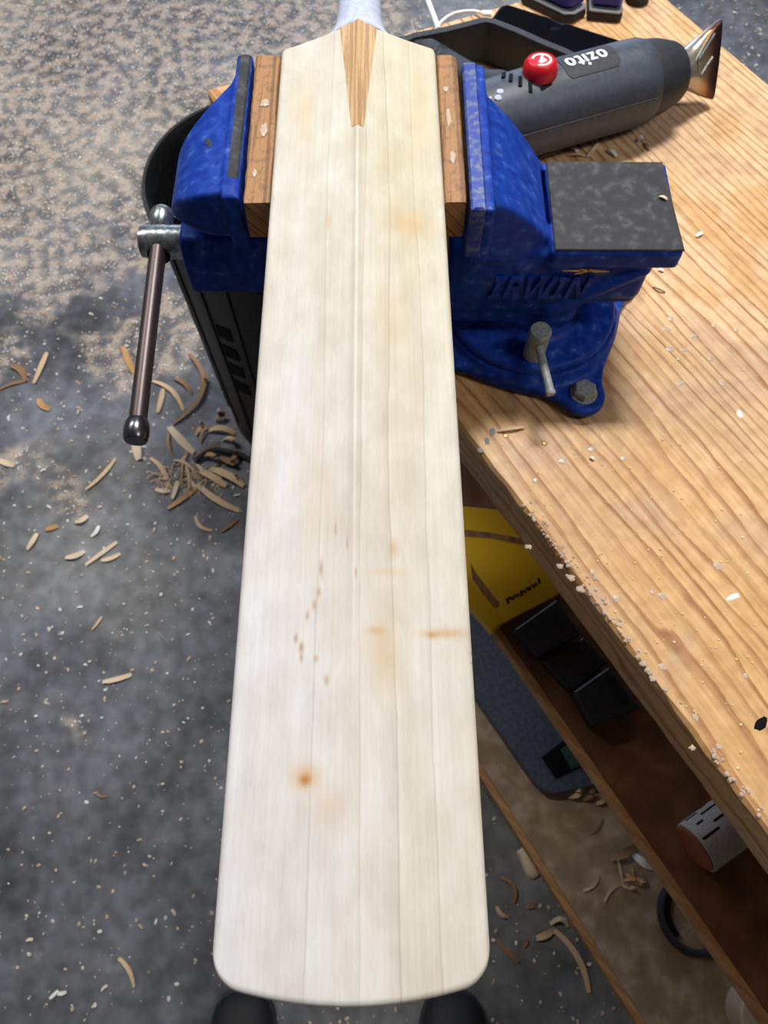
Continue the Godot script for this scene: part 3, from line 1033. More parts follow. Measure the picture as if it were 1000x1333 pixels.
func vise() -> void:
	var root := thing("bench_vise", "blue cast iron bench vise with a black anvil bolted to the workbench corner", "vise", W(0.125, 0.55, 0.43))
	var at0 := root.position
	var base := build("base", shifted(nets(d_base, W(0.012, 0.555, 0.535), W(0.232, 0.524, 0.322), 0.0020), at0), M.blue, root)
	build("vise_body", shifted(nets(d_fixed, W(0.036, 0.541, 0.516), W(0.218, 0.358, 0.352), 0.0018), at0), M.blue, root)
	var mj := build("sliding_jaw", shifted(nets(d_moving, W(-0.156, 0.48, 0.524), W(0.05, 0.36, 0.376), 0.0019), at0), M.blue, root)
	# hardened jaw faces
	var g := Geo.new()
	g.box(Vector3(0.0042, 0.022, 0.0600), Transform3D(Basis(), W(-0.0981, 0.3862, 0.4570) - at0), 0.0012)
	build("jaw_plate", g.mesh(), M.steel, root)
	g = Geo.new()
	g.box(Vector3(0.0050, 0.022, 0.0690), Transform3D(Basis(), W(0.0602, 0.3875, 0.4415) - at0), 0.0012)
	build("jaw_plate", g.mesh(), M.worn, root)
	# anvil face
	g = Geo.new()
	g.prism(PackedVector2Array([Vector2(0.1215, -0.474), Vector2(0.2085, -0.4735), Vector2(0.2118, -0.388), Vector2(0.1205, -0.3885)]), LENS - 0.4205, LENS - 0.4185, Transform3D(Basis(), -at0), 0.0006)
	build("anvil_face", g.mesh(), M.steel, root)
	# raised name on the near flank
	var fr := Transform3D(Basis(Vector3(1, 0, 0), Vector3(0.16, 1, 0), Vector3(0, 0, 1)), W(0.1165, 0.4560, 0.3874) - at0)
	build("raised_lettering", word("IRWIN", 0.072, 0.0215, 0.0040, fr, 800).mesh(20), M.blue, root)
	# spindle boss, bar and its two knobs
	g = Geo.new()
	var turn := Basis(Vector3(0, 1, 0), Vector3(-1, 0, 0), Vector3(0, 0, 1))
	g.lathe([[0.0, 0.0], [0.0112, 0.0], [0.0124, 0.0015], [0.0128, 0.028], [0.0114, 0.032], [0.0114, 0.034]].map(func(r): return [maxf(r[0], 0.0005), r[1]]), Transform3D(turn, W(-0.150, 0.45, 0.425) - at0), 40)
	var boss := build("spindle_head", g.mesh(), M.zinc, mj)
	# rim of the hole the bar passes through
	var a := W(-0.17, 0.4595, 0.2640)
	var b := W(-0.17, 0.4455, 0.4450)
	g = Geo.new()
	g.tube(PackedVector3Array([W(-0.17, 0.451, 0.4126) - at0, W(-0.17, 0.451, 0.4121) - at0]), PackedFloat32Array([0.0086]), 24)
	build("bar_hole", g.mesh(), M.black, mj)
	g = Geo.new()
	g.tube(PackedVector3Array([a - at0, b - at0]), PackedFloat32Array([0.0062]), 20)
	var bar := build("handle_bar", g.mesh(), M.bar, mj)
	for e in [[a, (b - a).normalized()], [b, (a - b).normalized()]]:
		var d: Vector3 = e[1]
		var side := d.cross(Vector3.UP).normalized()
		g = Geo.new()
		g.lathe([[0.0072, -0.0015], [0.0082, 0.0], [0.0088, 0.004], [0.0088, 0.008], [0.0080, 0.0125], [0.0066, 0.0155]].map(func(r): return [r[0], r[1] - 0.005]), Transform3D(Basis(side, d, side.cross(d)), e[0] - at0), 28)
		build("knob", g.mesh(50), M.knob if e[0] == a else M.zinc, mj)
	# swivel lock: threaded post and its lever
	g = Geo.new()
	g.lathe([[0.0086, 0.0], [0.0086, 0.030], [0.0088, 0.031], [0.0088, 0.0345], [0.0078, 0.036]], Transform3D(Basis(), W(0.1225, 0.5255, 0.3735) - at0), 32)
	build("lock_bolt", g.mesh(), M.bolt, root)
	g = Geo.new()
	var la := W(0.1222, 0.5005, 0.3650)
	var lb := W(0.1300, 0.5090, 0.3265)
	g.tube(PackedVector3Array([la - at0, la.lerp(lb, 0.9) - at0, la.lerp(lb, 0.92) - at0, lb - at0]), PackedFloat32Array([0.0034, 0.0034, 0.0040, 0.0036]), 16)
	build("lock_lever", g.mesh(), M.bolt, root)
	# anchor bolts with washers in the four ears
	for k in 4:
		var an := deg_to_rad(-65.0 + 90.0 * k)
		var c := W(0.125 + cos(an) * 0.0925, 0.5375, 0.430 + sin(an) * 0.0925) - at0
		g = Geo.new()
		g.lathe([[0.0108, -0.0006], [0.0112, 0.0002], [0.0112, 0.0012], [0.0106, 0.0018]], Transform3D(Basis(), c), 32)
		var ws := build("washer", g.mesh(), M.bolt, base)
		g = Geo.new()
		g.lathe([[0.0092, 0.0016], [0.0096, 0.0026], [0.0096, 0.0070], [0.0084, 0.0084]], Transform3D(Basis(Vector3.UP, 0.4), c), 6)
		build("anchor_bolt", g.mesh(20), M.bolt, base)
	# paint gone from the sliding jaw in one place
	rng.seed = 23
	var pc := build("bare_spot", blob(0.0024, 0.0052, 0.0003, rng), M.gundark, mj)
	var pn := Vector3(-0.37, 0.93, 0).normalized()
	pc.transform = Transform3D(Basis(pn.cross(Vector3(0, 0, -1)).normalized(), pn, Vector3(0, 0, 1)) * Basis(Vector3.UP, -0.4), spot(271, 186, LENS - 0.3698) + pn * 0.0002 - at0)
	g = Geo.new()
	# wisps of wood fibre caught on the vise
	rng.seed = 19
	var wisp := Geo.new()
	var wc := W(0.1480, 0.4385, 0.3880)
	for k in 9:
		var an := rng.randf_range(-0.5, PI + 0.5)
		var l := rng.randf_range(0.006, 0.016)
		var e := wc + Vector3(cos(an) * l * 1.2, sin(an) * l * 0.35, rng.randf_range(0.0, 0.003))
		wisp.tube(PackedVector3Array([wc - at0 * 0.0 - wc, wc.lerp(e, 0.5) + Vector3(0, 0.0012, 0.001) - wc, e - wc]), PackedFloat32Array([0.0009, 0.0007, 0.0003]), 5)
	var wo := build("wood_wisp", wisp.mesh(), M.shave_tan)
	wo.position = wc + Vector3(0, 0, 0.001)
	wo.set_meta("kind", "thing")
	tag(wo, "frayed tuft of straw-coloured wood fibre caught under the anvil lip", "wood fibre")

# ---------------------------------------------------------------- bat
func bat_frame() -> Transform3D:
	var a := W(TOE.x, 0.340, TOE.y)
	var b := W(NECK.x, 0.362, NECK.y)
	var z := (a - b).normalized()
	var x := Vector3.UP.cross(z).normalized()
	return Transform3D(Basis(x, z.cross(x), z), a)

func toe_off(ax: float) -> float:
	var e := clampf((ax - 0.8) / 0.2, 0.0, 1.0)
	return 0.0083 * ax * ax + 0.0107 * (1.0 - sqrt(1.0 - e * e))

func bat_top(x: float, s: float) -> float:
	var ax := absf(x) / BAT_HALF
	var r := smoothstep(0.26, 0.42, s)
	return r * (0.0056 * pow(maxf(0.0, 1.0 - ax), 2.4) + 0.0010 * exp(-pow(x / 0.0022, 2.0))) - 0.0006 * ax * ax

func bat() -> void:
	var f := bat_frame()
	var root := thing("cricket_bat", "pale unvarnished willow cricket bat lying face down across the blue vise jaws", "cricket bat", f.origin)
	root.basis = f.basis
	root.set_meta("label", "pale sanded willow cricket bat with a grey grip, clamped flat in the vise")
	var xs := []
	for k in 21:
		var e := k / 20.0
		xs.append(-BAT_HALF + (BAT_HALF - 0.007) * pow(e, 2.2))
	for k in range(1, 28):
		xs.append(-0.007 + 0.014 * k / 28.0)
	for k in range(20, -1, -1):
		xs.append(-xs[k])
	var rows := [0.0, 0.0002, 0.0006, 0.0012, 0.0020, 0.0028, 0.0045]
	for k in range(1, 60):
		rows.append(lerpf(0.0045, BAT_LONG - 0.0025, k / 60.0))
	rows.append_array([BAT_LONG - 0.0025, BAT_LONG - 0.0012, BAT_LONG - 0.0003, BAT_LONG])
	var R := 0.0032
	var secs := []
	var uvs := []
	for row in rows:
		var s := PackedVector3Array()
		var q := PackedVector2Array()
		var thick := lerpf(0.021, 0.030, smoothstep(0.0, 0.25, row / BAT_LONG))
		var ring := []
		for x in xs:
			var y := bat_top(x, row / BAT_LONG)
			var e: float = BAT_HALF - absf(x)
			if e < R:
				y -= R - sqrt(maxf(0.0, R * R - (R - e) * (R - e)))
			ring.append(Vector2(x, y))
		for k in 8:
			ring.append(Vector2(BAT_HALF + 0.0004 * sin(PI * k / 7.0), lerpf(-R - 0.0012, -thick + 0.004, k / 7.0)))
		for k in range(0, xs.size(), 3):
			var x: float = -xs[k]
			var ax := absf(x) / BAT_HALF
			ring.append(Vector2(x * 0.985, -thick - 0.006 * (1.0 - ax * ax)))
		for k in 8:
			ring.append(Vector2(-BAT_HALF - 0.0004 * sin(PI * k / 7.0), lerpf(-thick + 0.004, -R - 0.0012, k / 7.0)))
		for p in ring:
			var ax := minf(1.0, absf(p.x) / BAT_HALF)
			var a0 := toe_off(ax)
			var a1: float = BAT_LONG - 0.0236 * pow(ax, 1.1) - 0.0022 * smoothstep(0.965, 1.0, ax)
			var y: float = p.y
			var de: float = minf(row, BAT_LONG - row)
			var RE := 0.0028 if row < 0.1 else 0.0015
			if de < RE:
				var drop := RE - sqrt(maxf(0.0, RE * RE - (RE - de) * (RE - de)))
				y = y - drop if y > -0.012 else y + drop
			# the shape stretches between the toe curve and the shoulder curve only near its two ends
			var along: float = row + a0 * (1.0 - smoothstep(0.0, 0.12, row)) - (BAT_LONG - a1) * smoothstep(BAT_LONG - 0.12, BAT_LONG, row)
			s.append(Vector3(p.x, y, -along))
			q.append(Vector2(clampf(p.x / BAT_HALF * 0.5 + 0.5, 0.003, 0.997), clampf(1.0 - along / BAT_LONG, 0.002, 0.998)))
		secs.append(s)
		uvs.append(q)
	var g := Geo.new()
	g.loft(secs, uvs)
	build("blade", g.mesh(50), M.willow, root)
	# the spliced cane wedge, let into the face
	g = Geo.new()
	secs = []
	uvs = []
	for k in 25:
		var e := k / 24.0
		var hw := lerpf(0.0040, 0.0132, e)
		var s := PackedVector3Array()
		var q := PackedVector2Array()
		for m in 9:
			var x := lerpf(-hw, hw, m / 8.0)
			var al := lerpf(0.4835, BAT_LONG - 0.0236 * pow(absf(x) / BAT_HALF, 1.1) - 0.0003, e)
			s.append(Vector3(x, bat_top(x, al / BAT_LONG) + 0.00022, -al))
			q.append(Vector2(x, al - 0.4830))
		for m in 9:
			var x := lerpf(hw, -hw, m / 8.0)
			var al := lerpf(0.4835, BAT_LONG - 0.0236 * pow(absf(x) / BAT_HALF, 1.1) - 0.0003, e)
			s.append(Vector3(x, -0.006, -al))
			q.append(Vector2(x, al - 0.4830))
		secs.append(s)
		uvs.append(q)
	g.loft(secs, uvs)
	var sp := build("splice_wedge", g.mesh(), M.cane, root)
	sp.set_meta("label", "light brown cane wedge let into the willow")
	# rubber grip: flared skirt over the shoulders, then the round handle
	g = Geo.new()
	secs = []
	for r in [[0.0008, 0.0287, 0.0015], [0.0022, 0.0283, 0.0022], [0.007, 0.0245, 0.0010], [0.013, 0.0208, 0.0], [0.022, 0.0180, 0.0], [0.034, 0.0169, 0.0], [0.05, 0.0164, 0.0], [0.12, 0.0160, 0.0], [0.25, 0.0160, 0.0], [0.275, 0.0165, 0.0], [0.280, 0.0140, 0.0]]:
		var s := PackedVector3Array()
		for i in 24:
			var an := TAU * i / 24
			var x: float = cos(an) * r[1]
			var ry: float = lerpf(0.0165, minf(r[1], 0.018), 0.5)
			var bend := 0.0236 * pow(absf(x) / BAT_HALF, 1.1) * clampf(1.0 - r[0] / 0.03, 0.0, 1.0)
			s.append(Vector3(x, -0.0145 + sin(an) * ry + r[2], -(BAT_LONG + r[0] - bend)))
		secs.append(s)
	g.loft(secs)
	var gp := build("handle_grip", g.mesh(40), M.grip, root)
	gp.set_meta("label", "light blue-grey rubber grip")

func pads() -> void:
	var yaw := atan2(NECK.x - TOE.x, NECK.y - TOE.y)
	for s in [-1.0, 1.0]:
		var f := 0.448
		var k := (f - TOE.y) / (NECK.y - TOE.y)
		var edge: float = lerpf(TOE.x, NECK.x, k) + s * (BAT_HALF + 0.0008)
		var wide := 0.0182 if s < 0 else 0.0145
		var o := thing("clamping_block", "worn softwood block packed between the dark steel jaw plate and the bat" if s < 0 else "worn softwood block packed between the bat and the paint-splashed blue jaw plate", "wood block", W(edge + s * wide * 0.5, 0.381, f))
		o.rotation.y = -yaw
		var g := Geo.new()
		var n := 26
		var secs := []
		var uvs := []
		rng.seed = 30 + int(s)
		var jit := FastNoiseLite.new()
		jit.seed = 8 + int(s)
		jit.frequency = 0.07
		for r in n + 1:
			var z := lerpf(0.0695, -0.0695, float(r) / n)
			var hw := wide * 0.5
			var top := 0.0152
			var low := -0.0152
			var under: float = -0.012 if r > 0 else -0.0095
			var ring := [Vector2(-hw, low), Vector2(-hw, top - 0.0012), Vector2(-hw + 0.0012, top), Vector2(hw - 0.0012 - (0.003 if s > 0 else 0.0) * smoothstep(0.7, 1.0, float(r) / n), top), Vector2(hw, top - 0.0014), Vector2(hw, low)]
			var sec := PackedVector3Array()
			var q := PackedVector2Array()
			for i in ring.size():
				var p: Vector2 = ring[i]
				var j := jit.get_noise_2d(z * 1500.0, i * 37.0) * 0.0009
				var inner: bool = (p.x * s) < 0.0
				sec.append(Vector3(p.x + (0.0 if inner else -absf(j) * s), p.y + j * 0.6, z + (jit.get_noise_2d(i * 90.0, 5.0) * 0.0018 if r == 0 else 0.0)))
				q.append(Vector2(p.x + p.y * 0.8, z))
			secs.append(sec)
			uvs.append(q)
		g.loft(secs, uvs)
		build("block", g.mesh(30), M.pad, o)
		# smears of set glue on its upper face
		for d in ([[0.0, 0.020, 0.0032, 0.0045], [0.001, -0.006, 0.003, 0.007], [-0.003, -0.045, 0.002, 0.004]] if s < 0 else [[-0.001, 0.006, 0.002, 0.010], [0.0, -0.030, 0.0022, 0.006], [-0.002, 0.034, 0.0024, 0.003]]):
			var b := build("glue_smear", blob(d[2], d[3], 0.0008, rng), M.glue, o)
			b.position = Vector3(d[0], 0.0153, -d[1])

# ---------------------------------------------------------------- hot air gun, lying on its side
func hot_air_gun() -> void:
	var d := Vector3(0.93269, 0, -0.36067)
	var near := Vector3(0.36067, 0, 0.93269)
	var o0 := W(0.09364, 0.511, 0.62486)
	var root := thing("hot_air_gun", "grey hot air gun with a round red switch lying on its side on the bench", "heat gun", o0 - Vector3(0, 0.039, 0))
	var at0 := root.position
	var fr := Transform3D(Basis(near.cross(d).normalized() * -1.0, d, near), o0 - at0)
	fr = Transform3D(Basis(d.cross(near).normalized(), d, near), o0 - at0)
	var on := func(s: float, deg: float, r: float) -> Vector3:
		var a := deg_to_rad(deg)
		return o0 - at0 + d * s + (Vector3.UP * cos(a) + near * sin(a)) * r
	var out := func(deg: float) -> Vector3:
		var a := deg_to_rad(deg)
		return Vector3.UP * cos(a) + near * sin(a)
	var g := Geo.new()
	g.lathe([[0.016, -0.030], [0.026, -0.026], [0.033, -0.014], [0.0365, 0.004], [0.0382, 0.03], [0.0388, 0.06], [0.0388, 0.150], [0.0382, 0.162], [0.0364, 0.1675], [0.030, 0.168]], fr, 48)
	var body := build("motor_housing", g.mesh(32), M.gun, root)
	# seam between the two halves of the shell
	g = Geo.new()
	g.box(Vector3(0.0006, 0.075, 0.0006), Transform3D(Basis(fr.basis.x, d, near), on.call(0.085, 74.0, 0.0389)), 0.0002)
	build("seam_ridge", g.mesh(), M.gundark, body)
	g = Geo.new()
	g.lathe([[0.0300, 0.166], [0.0352, 0.1675], [0.0352, 0.170], [0.0332, 0.184], [0.0275, 0.201], [0.0252, 0.2045], [0.0236, 0.2045], [0.0225, 0.198]], fr, 40)
	build("heat_collar", g.mesh(32), M.gundark, root)
	# fish-tail nozzle: round neck drawn out into a flat mouth
	g = Geo.new()
	var al := deg_to_rad(26.0)
	var tall := Vector3.UP * cos(al) - near * sin(al)
	var flat := Vector3.UP * sin(al) + near * cos(al)
	var secs := []
	var uvs := []
	for ring in [[0.196, 0.0185, 0.0185], [0.214, 0.0188, 0.0180], [0.222, 0.0215, 0.0150], [0.232, 0.0270, 0.0105], [0.243, 0.0325, 0.0066], [0.2495, 0.0352, 0.0052], [0.2510, 0.0352, 0.0050], [0.2505, 0.0338, 0.0036], [0.238, 0.0285, 0.0050]]:
		var s := PackedVector3Array()
		var q := PackedVector2Array()
		for i in 36:
			var a := TAU * i / 36
			var sq := clampf((ring[0] - 0.214) / 0.03, 0.0, 1.0)
			var cx := cos(a)
			var cy := sin(a)
			cy = lerpf(cy, signf(cy) * pow(absf(cy), 0.45), sq)
			s.append(o0 - at0 + d * ring[0] + tall * cx * ring[1] + flat * cy * ring[2])
			q.append(Vector2(clampf((ring[0] - 0.200) / 0.051, 0.02, 0.98), 0.5))
		secs.append(s)
		uvs.append(q)
	g.loft(secs, uvs)
	var nz := build("flat_nozzle", g.mesh(40), M.nozzle, root)
	nz.set_meta("label", "flared steel nozzle browned by heat")
	# pressed V on its face
	g = Geo.new()
	for e in [[[0.2185, 0.010], [0.2235, -0.006]], [[0.2235, -0.006], [0.2405, 0.006]], [[0.2185, 0.010], [0.2400, 0.026]]]:
		var pts := PackedVector3Array()
		for k in 6:
			var s: float = lerpf(e[0][0], e[1][0], k / 5.0)
			var tt: float = lerpf(e[0][1], e[1][1], k / 5.0)
			var thick: float = lerpf(0.0165, 0.0062, clampf((s - 0.218) / 0.026, 0.0, 1.0))
			pts.append(o0 - at0 + d * s + tall * tt + flat * thick)
		g.tube(pts, PackedFloat32Array([0.0011]), 8)
	build("pressed_rib", g.mesh(), M.zinc, nz)
	# red switch
	var n0: Vector3 = out.call(-5.0)
	var side := d
	g = Geo.new()
	g.lathe([[0.0158, -0.006], [0.0158, 0.004], [0.0150, 0.0085], [0.0125, 0.0120], [0.0115, 0.0125], [0.0112, 0.0120], [0.0040, 0.0120]], Transform3D(Basis(side, n0, side.cross(n0)), on.call(0.0521, -5.0, 0.037)), 36)
	var sw := build("switch_button", g.mesh(30), M.red, root)
	sw.set_meta("label", "round red switch with a white power mark")
	g = Geo.new()
	var mark := PackedVector3Array()
	for k in 19:
		var a := deg_to_rad(-140.0 + 290.0 * k / 18.0)
		mark.append(on.call(0.0521, -5.0, 0.0493) + side * cos(a) * 0.0082 + n0.cross(side) * sin(a) * 0.0082)
	g.tube(mark, PackedFloat32Array([0.0011]), 6, 0.4)
	g.tube(PackedVector3Array([on.call(0.0521, -5.0, 0.0493) - side * 0.001, on.call(0.0521, -5.0, 0.0493) + side * 0.004 + n0.cross(side) * 0.0055]), PackedFloat32Array([0.0011]), 6, 0.4)
	g.tube(PackedVector3Array([on.call(0.0521, -5.0, 0.0493) - side * 0.0035 - n0.cross(side) * 0.003, on.call(0.0521, -5.0, 0.0493) + side * 0.0035 - n0.cross(side) * 0.001]), PackedFloat32Array([0.0022]), 8, 0.2)
	build("power_mark", g.mesh(), M.white, sw)
	# vent slots below the switch
	for v in [[0.0215, -22.0, 0.5], [0.0245, -9.0, 0.5], [0.0300, 3.0, 0.45], [0.0365, 15.0, 0.35], [0.0505, 21.0, 1.35]]:
		var nn: Vector3 = out.call(v[1])
		var tn := nn.cross(d)
		var al2: float = -v[2]
		g = Geo.new()
		g.box(Vector3(0.0018, 0.0012, 0.0062), Transform3D(Basis(d * cos(al2) + tn * sin(al2), nn, tn * cos(al2) - d * sin(al2)), on.call(v[0], v[1], 0.0378)), 0.0004)
		build("vent_slot", g.mesh(), M.black, body)
	# name plate, a sheet that follows the barrel, and its raised word
	g = Geo.new()
	secs = []
	for k in 11:
		var s := PackedVector3Array()
		var e := k / 10.0
		var trim := 0.004 * pow(absf(2.0 * e - 1.0), 6.0)
		for q in [[0.0735 + trim, 0.0384], [0.1285 - trim, 0.0384], [0.1285 - trim, 0.0393], [0.0735 + trim, 0.0393]]:
			s.append(on.call(q[0], lerpf(-32.0, 21.0, e), q[1]))
		secs.append(s)
	g.loft(secs)
	var pl := build("name_plate", g.mesh(30), M.gundark, root)
	var nl: Vector3 = out.call(-3.0)
	var yl := near * cos(deg_to_rad(3.0)) + Vector3.UP * sin(deg_to_rad(3.0))
	var wf := Transform3D(Basis(-d, yl, nl), on.call(0.0990, -3.0, 0.0393))
	var wd := word("ozito", 0.041, 0.0165, 0.0008, wf, 700)
	# bend the word round the barrel
	for i in wd.v.size():
		var p := wd.v[i] - wf.origin
		var up2 := p.dot(yl)
		var a := up2 / 0.0393
		var deep := p.dot(nl)
		wd.v[i] = on.call(0.0990 - p.dot(-d), -3.0 + rad_to_deg(a), 0.0394 + deep)
	build("name_lettering", wd.mesh(20), M.white, pl)
	# pale rubbed mark on the barrel and paint spots
	for s in [[0.0090, 8.0, 0.0040, 0.0038], [0.0050, 17.0, 0.0042, 0.0040], [-0.002, 14.0, 0.002, 0.002]]:
		var nn: Vector3 = out.call(s[1])
		var b := build("paint_spot", blob(s[2] * 0.8, s[3] * 0.8, 0.0004, rng), M.grip, body)
		b.transform = Transform3D(Basis(d, nn, d.cross(nn)), on.call(s[0], s[1], 0.0368))
	# handle grip lying away from the barrel, ribbed
	g = Geo.new()
	var path := PackedVector3Array()
	var rad := PackedFloat32Array()
	for k in 41:
		var e := k / 40.0
		var p := W(0.110, 0.516, 0.668).lerp(W(0.036, 0.520, 0.738), e)
		p += near * 0.004 * sin(e * PI)
		path.append(p - at0)
		rad.append(lerpf(0.024, 0.0175, smoothstep(0.0, 0.3, e)) + (0.0007 * sin(e * 120.0) if e > 0.30 and e < 0.85 else 0.0) - 0.004 * smoothstep(0.92, 1.0, e))
	g.tube(path, rad, 24)
	build("handle", g.mesh(45), M.gundark, root)
	# guard: a flat band from the heel of the handle round to the front of the barrel
	g = Geo.new()
	var line := [W(0.016, 0.526, 0.728), W(0.021, 0.526, 0.738), W(0.030, 0.526, 0.7435), W(0.062, 0.526, 0.7525), W(0.096, 0.526, 0.7655), W(0.103, 0.526, 0.767), W(0.111, 0.526, 0.7645), W(0.133, 0.526, 0.7510), W(0.155, 0.526, 0.7350), W(0.178, 0.526, 0.7200), W(0.200, 0.526, 0.7020)]
	secs = []
	for k in line.size():
		var t: Vector3 = (line[mini(k + 1, line.size() - 1)] - line[maxi(k - 1, 0)]).normalized()
		var sd := t.cross(Vector3.UP).normalized()
		var s := PackedVector3Array()
		for q in [[-1.0, -0.85], [-0.7, -1.0], [0.7, -1.0], [1.0, -0.85], [1.0, 0.85], [0.7, 1.0], [-0.7, 1.0], [-1.0, 0.85]]:
			s.append(line[k] - at0 + sd * q[0] * 0.0050 + Vector3.UP * q[1] * 0.0215)
		secs.append(s)
	g.loft(secs)
	build("hand_guard", g.mesh(30), M.gundark, root)
	g = Geo.new()
	g.tube(PackedVector3Array([W(0.040, 0.522, 0.734) - at0, W(0.018, 0.524, 0.748) - at0, W(0.010, 0.525, 0.755) - at0]), PackedFloat32Array([0.017, 0.014, 0.009]), 20)
	build("handle_heel", g.mesh(45), M.gundark, root)
	g = Geo.new()
	g.tube(PackedVector3Array([W(0.012, 0.525, 0.754) - at0, W(0.000, 0.530, 0.762) - at0, W(-0.02, 0.535, 0.762) - at0, W(-0.05, 0.5455, 0.750) - at0, W(-0.09, 0.5455, 0.742) - at0]), PackedFloat32Array([0.0075, 0.0060, 0.0042, 0.0042, 0.0042]), 14)
	build("power_cord", g.mesh(45), M.black, root)

func on_the_bench() -> void:
	# phone with its white lead
	var a := Vector2(0.130, 0.851)
	var b := Vector2(0.2580, 0.7850)
	var e1 := (b - a).normalized()
	var e2 := Vector2(e1.y, -e1.x)
	var c := (a + b) * 0.5 + e2 * 0.037
	var o := thing("mobile_phone", "black glossy phone lying flat on the bench behind the hot air gun", "phone", Vector3(c.x, BENCH, -c.y))
	var bs := Basis(Vector3(e1.x, 0, -e1.y), Vector3.UP, Vector3(e1.x, 0, -e1.y).cross(Vector3.UP))
	o.basis = bs
	var out := PackedVector2Array()
	for q in [[1, 1, 0.0], [-1, 1, 90.0], [-1, -1, 180.0], [1, -1, 270.0]]:
		for k in 5:
			var an := deg_to_rad(q[2] + 22.5 * k)
			out.append(Vector2(q[0] * (0.072 - 0.010) + cos(an) * 0.010, q[1] * (0.037 - 0.010) + sin(an) * 0.010))
	var g := Geo.new()
	g.prism(out, 0.0002, 0.0095, Transform3D(), 0.0015)
	build("case", g.mesh(), M.black, o)
	var inner := PackedVector2Array()
	for p in out:
		inner.append(Vector2(p.x * 0.955, p.y * 0.92))
	g = Geo.new()
	g.prism(inner, 0.0090, 0.0099, Transform3D(), 0.0003)
	build("screen", g.mesh(), M.glass, o)
	# white charging lead: plug at the phone, then over the end of the bench
	var p0 := spot(640, 18, BENCH + 0.006)
	var root := thing("charging_cable", "thin white charging cable plugged into the black phone", "cable", Vector3(p0.x, BENCH, p0.z))
	g = Geo.new()
	g.tube(PackedVector3Array([p0 - root.position, spot(628, 17, BENCH + 0.006) - root.position]), PackedFloat32Array([0.0040, 0.0034]), 12, 0.75)
	build("plug", g.mesh(40), M.white, root)
	g = Geo.new()
	var pth := PackedVector3Array()
	for q in [[629, 17, 0.006], [618, 14.5, 0.003], [605, 14.5, 0.002], [592, 17, 0.002], [582, 22, 0.002], [574, 29, 0.002], [566, 40, 0.002], [556, 55, 0.002]]:
		pth.append(spot(q[0], q[1], BENCH + q[2]) - root.position)
	g.tube(pth, PackedFloat32Array([0.0017]), 10)
	build("cord", g.mesh(60), M.white, root)
	# white rod resting on the bench end
	var r0 := spot(571, 38, BENCH + 0.0035)
	var r1 := spot(550, -18, BENCH + 0.0035)
	g = Geo.new()
	g.tube(PackedVector3Array([Vector3.ZERO, r1 - r0, (r1 - r0) * 2.0]), PackedFloat32Array([0.0030]), 14)
	var rod := build("plastic_rod", g.mesh(), M.white)
	rod.position = r0
	tag(rod, "straight white plastic rod sticking out over the bench end beyond the bat", "rod")
	# two quick clamps: pad, lip and casing
	for k in 2:
		var cc: Vector2 = [Vector2(0.197, 0.850), Vector2(0.2425, 0.853)][k]
		var ang := [0.30, -0.16]
		var cl := thing("bar_clamp", ["blue plastic bar clamp with a yellow sticker, black jaw pad towards the phone", "blue plastic bar clamp without a sticker, beside the stickered one on the bench"][k], "clamp", Vector3(cc.x, BENCH, -cc.y), "")
		cl.rotation.y = ang[k] * 0.6
		var hw := 0.021 if k == 0 else 0.0185
		g = Geo.new()
		var ol := PackedVector2Array([Vector2(-hw, 0.010 if k == 0 else 0.019), Vector2(-hw + 0.002, 0.020), Vector2(hw - 0.004, 0.022), Vector2(hw, 0.018), Vector2(hw, -0.055), Vector2(-hw, -0.055)])
		if k == 0:
			ol = PackedVector2Array([Vector2(-hw - 0.020, -0.02), Vector2(-0.006, 0.020), Vector2(0.006, 0.022), Vector2(hw, 0.014), Vector2(hw, -0.055), Vector2(-hw - 0.02, -0.055)])
		g.prism(ol, 0.0002, 0.0085, Transform3D(), 0.0012)
		build("jaw_pad", g.mesh(), M.rubber, cl)
		var o2 := PackedVector2Array()
		var o3 := PackedVector2Array()
		for p in ol:
			o2.append(p * 0.98)
			o3.append((p + Vector2(0, 0.02)) * 0.86 - Vector2(0, 0.021))
		g = Geo.new()
		g.prism(o2, 0.0086, 0.0110, Transform3D(), 0.0008)
		build("pad_lip", g.mesh(), M.grey, cl)
		g = Geo.new()
		g.prism(o3, 0.0111, 0.0270, Transform3D(), 0.003)
		var cs := build("clamp_casing", g.mesh(), M.navy, cl)
		g = Geo.new()
		g.box(Vector3(0.010, 0.010, 0.02), Transform3D(Basis(), Vector3(0.0, 0.037, -0.028)), 0.003)
		build("clamp_neck", g.mesh(), M.navy, cs)
		g = Geo.new()
		g.box(Vector3(0.003, 0.011, 0.16), Transform3D(Basis(), Vector3(0.0, 0.030, -0.17)), 0.001)
		build("bar", g.mesh(), M.steel, cl)
		if k == 0:
			g = Geo.new()
			g.prism(PackedVector2Array([Vector2(-0.009, -0.004), Vector2(0.001, 0.008), Vector2(0.003, -0.012)]), 0.0269, 0.0274, Transform3D(), 0.0001)
			build("sticker", g.mesh(), M.sticker, cs)
	# dark foot of something at the top
	var cp := spot(829, 0, BENCH)
	g = Geo.new()
	g.lathe([[0.012, 0.0002], [0.013, 0.001], [0.013, 0.008], [0.011, 0.010]], Transform3D(), 24)
	var cap := build("rubber_foot", g.mesh(), M.rubber)
	cap.position = cp
	tag(cap, "small round dark rubber disc on the bench beyond the clamps", "disc")
	# shavings and chips on the bench, the anvil
	shaving("wood_shaving", "short pale shaving pointing down against the hot air gun, left of the others", "", [742, 191, 753, 200], BENCH, M.shave_pale, 5.0, 1.0)
	shaving("wood_shaving", "slanting pale shaving between the hot air gun and the black anvil", "", [764, 206, 779, 188], BENCH, M.shave_pale, 4.5, 1.0)
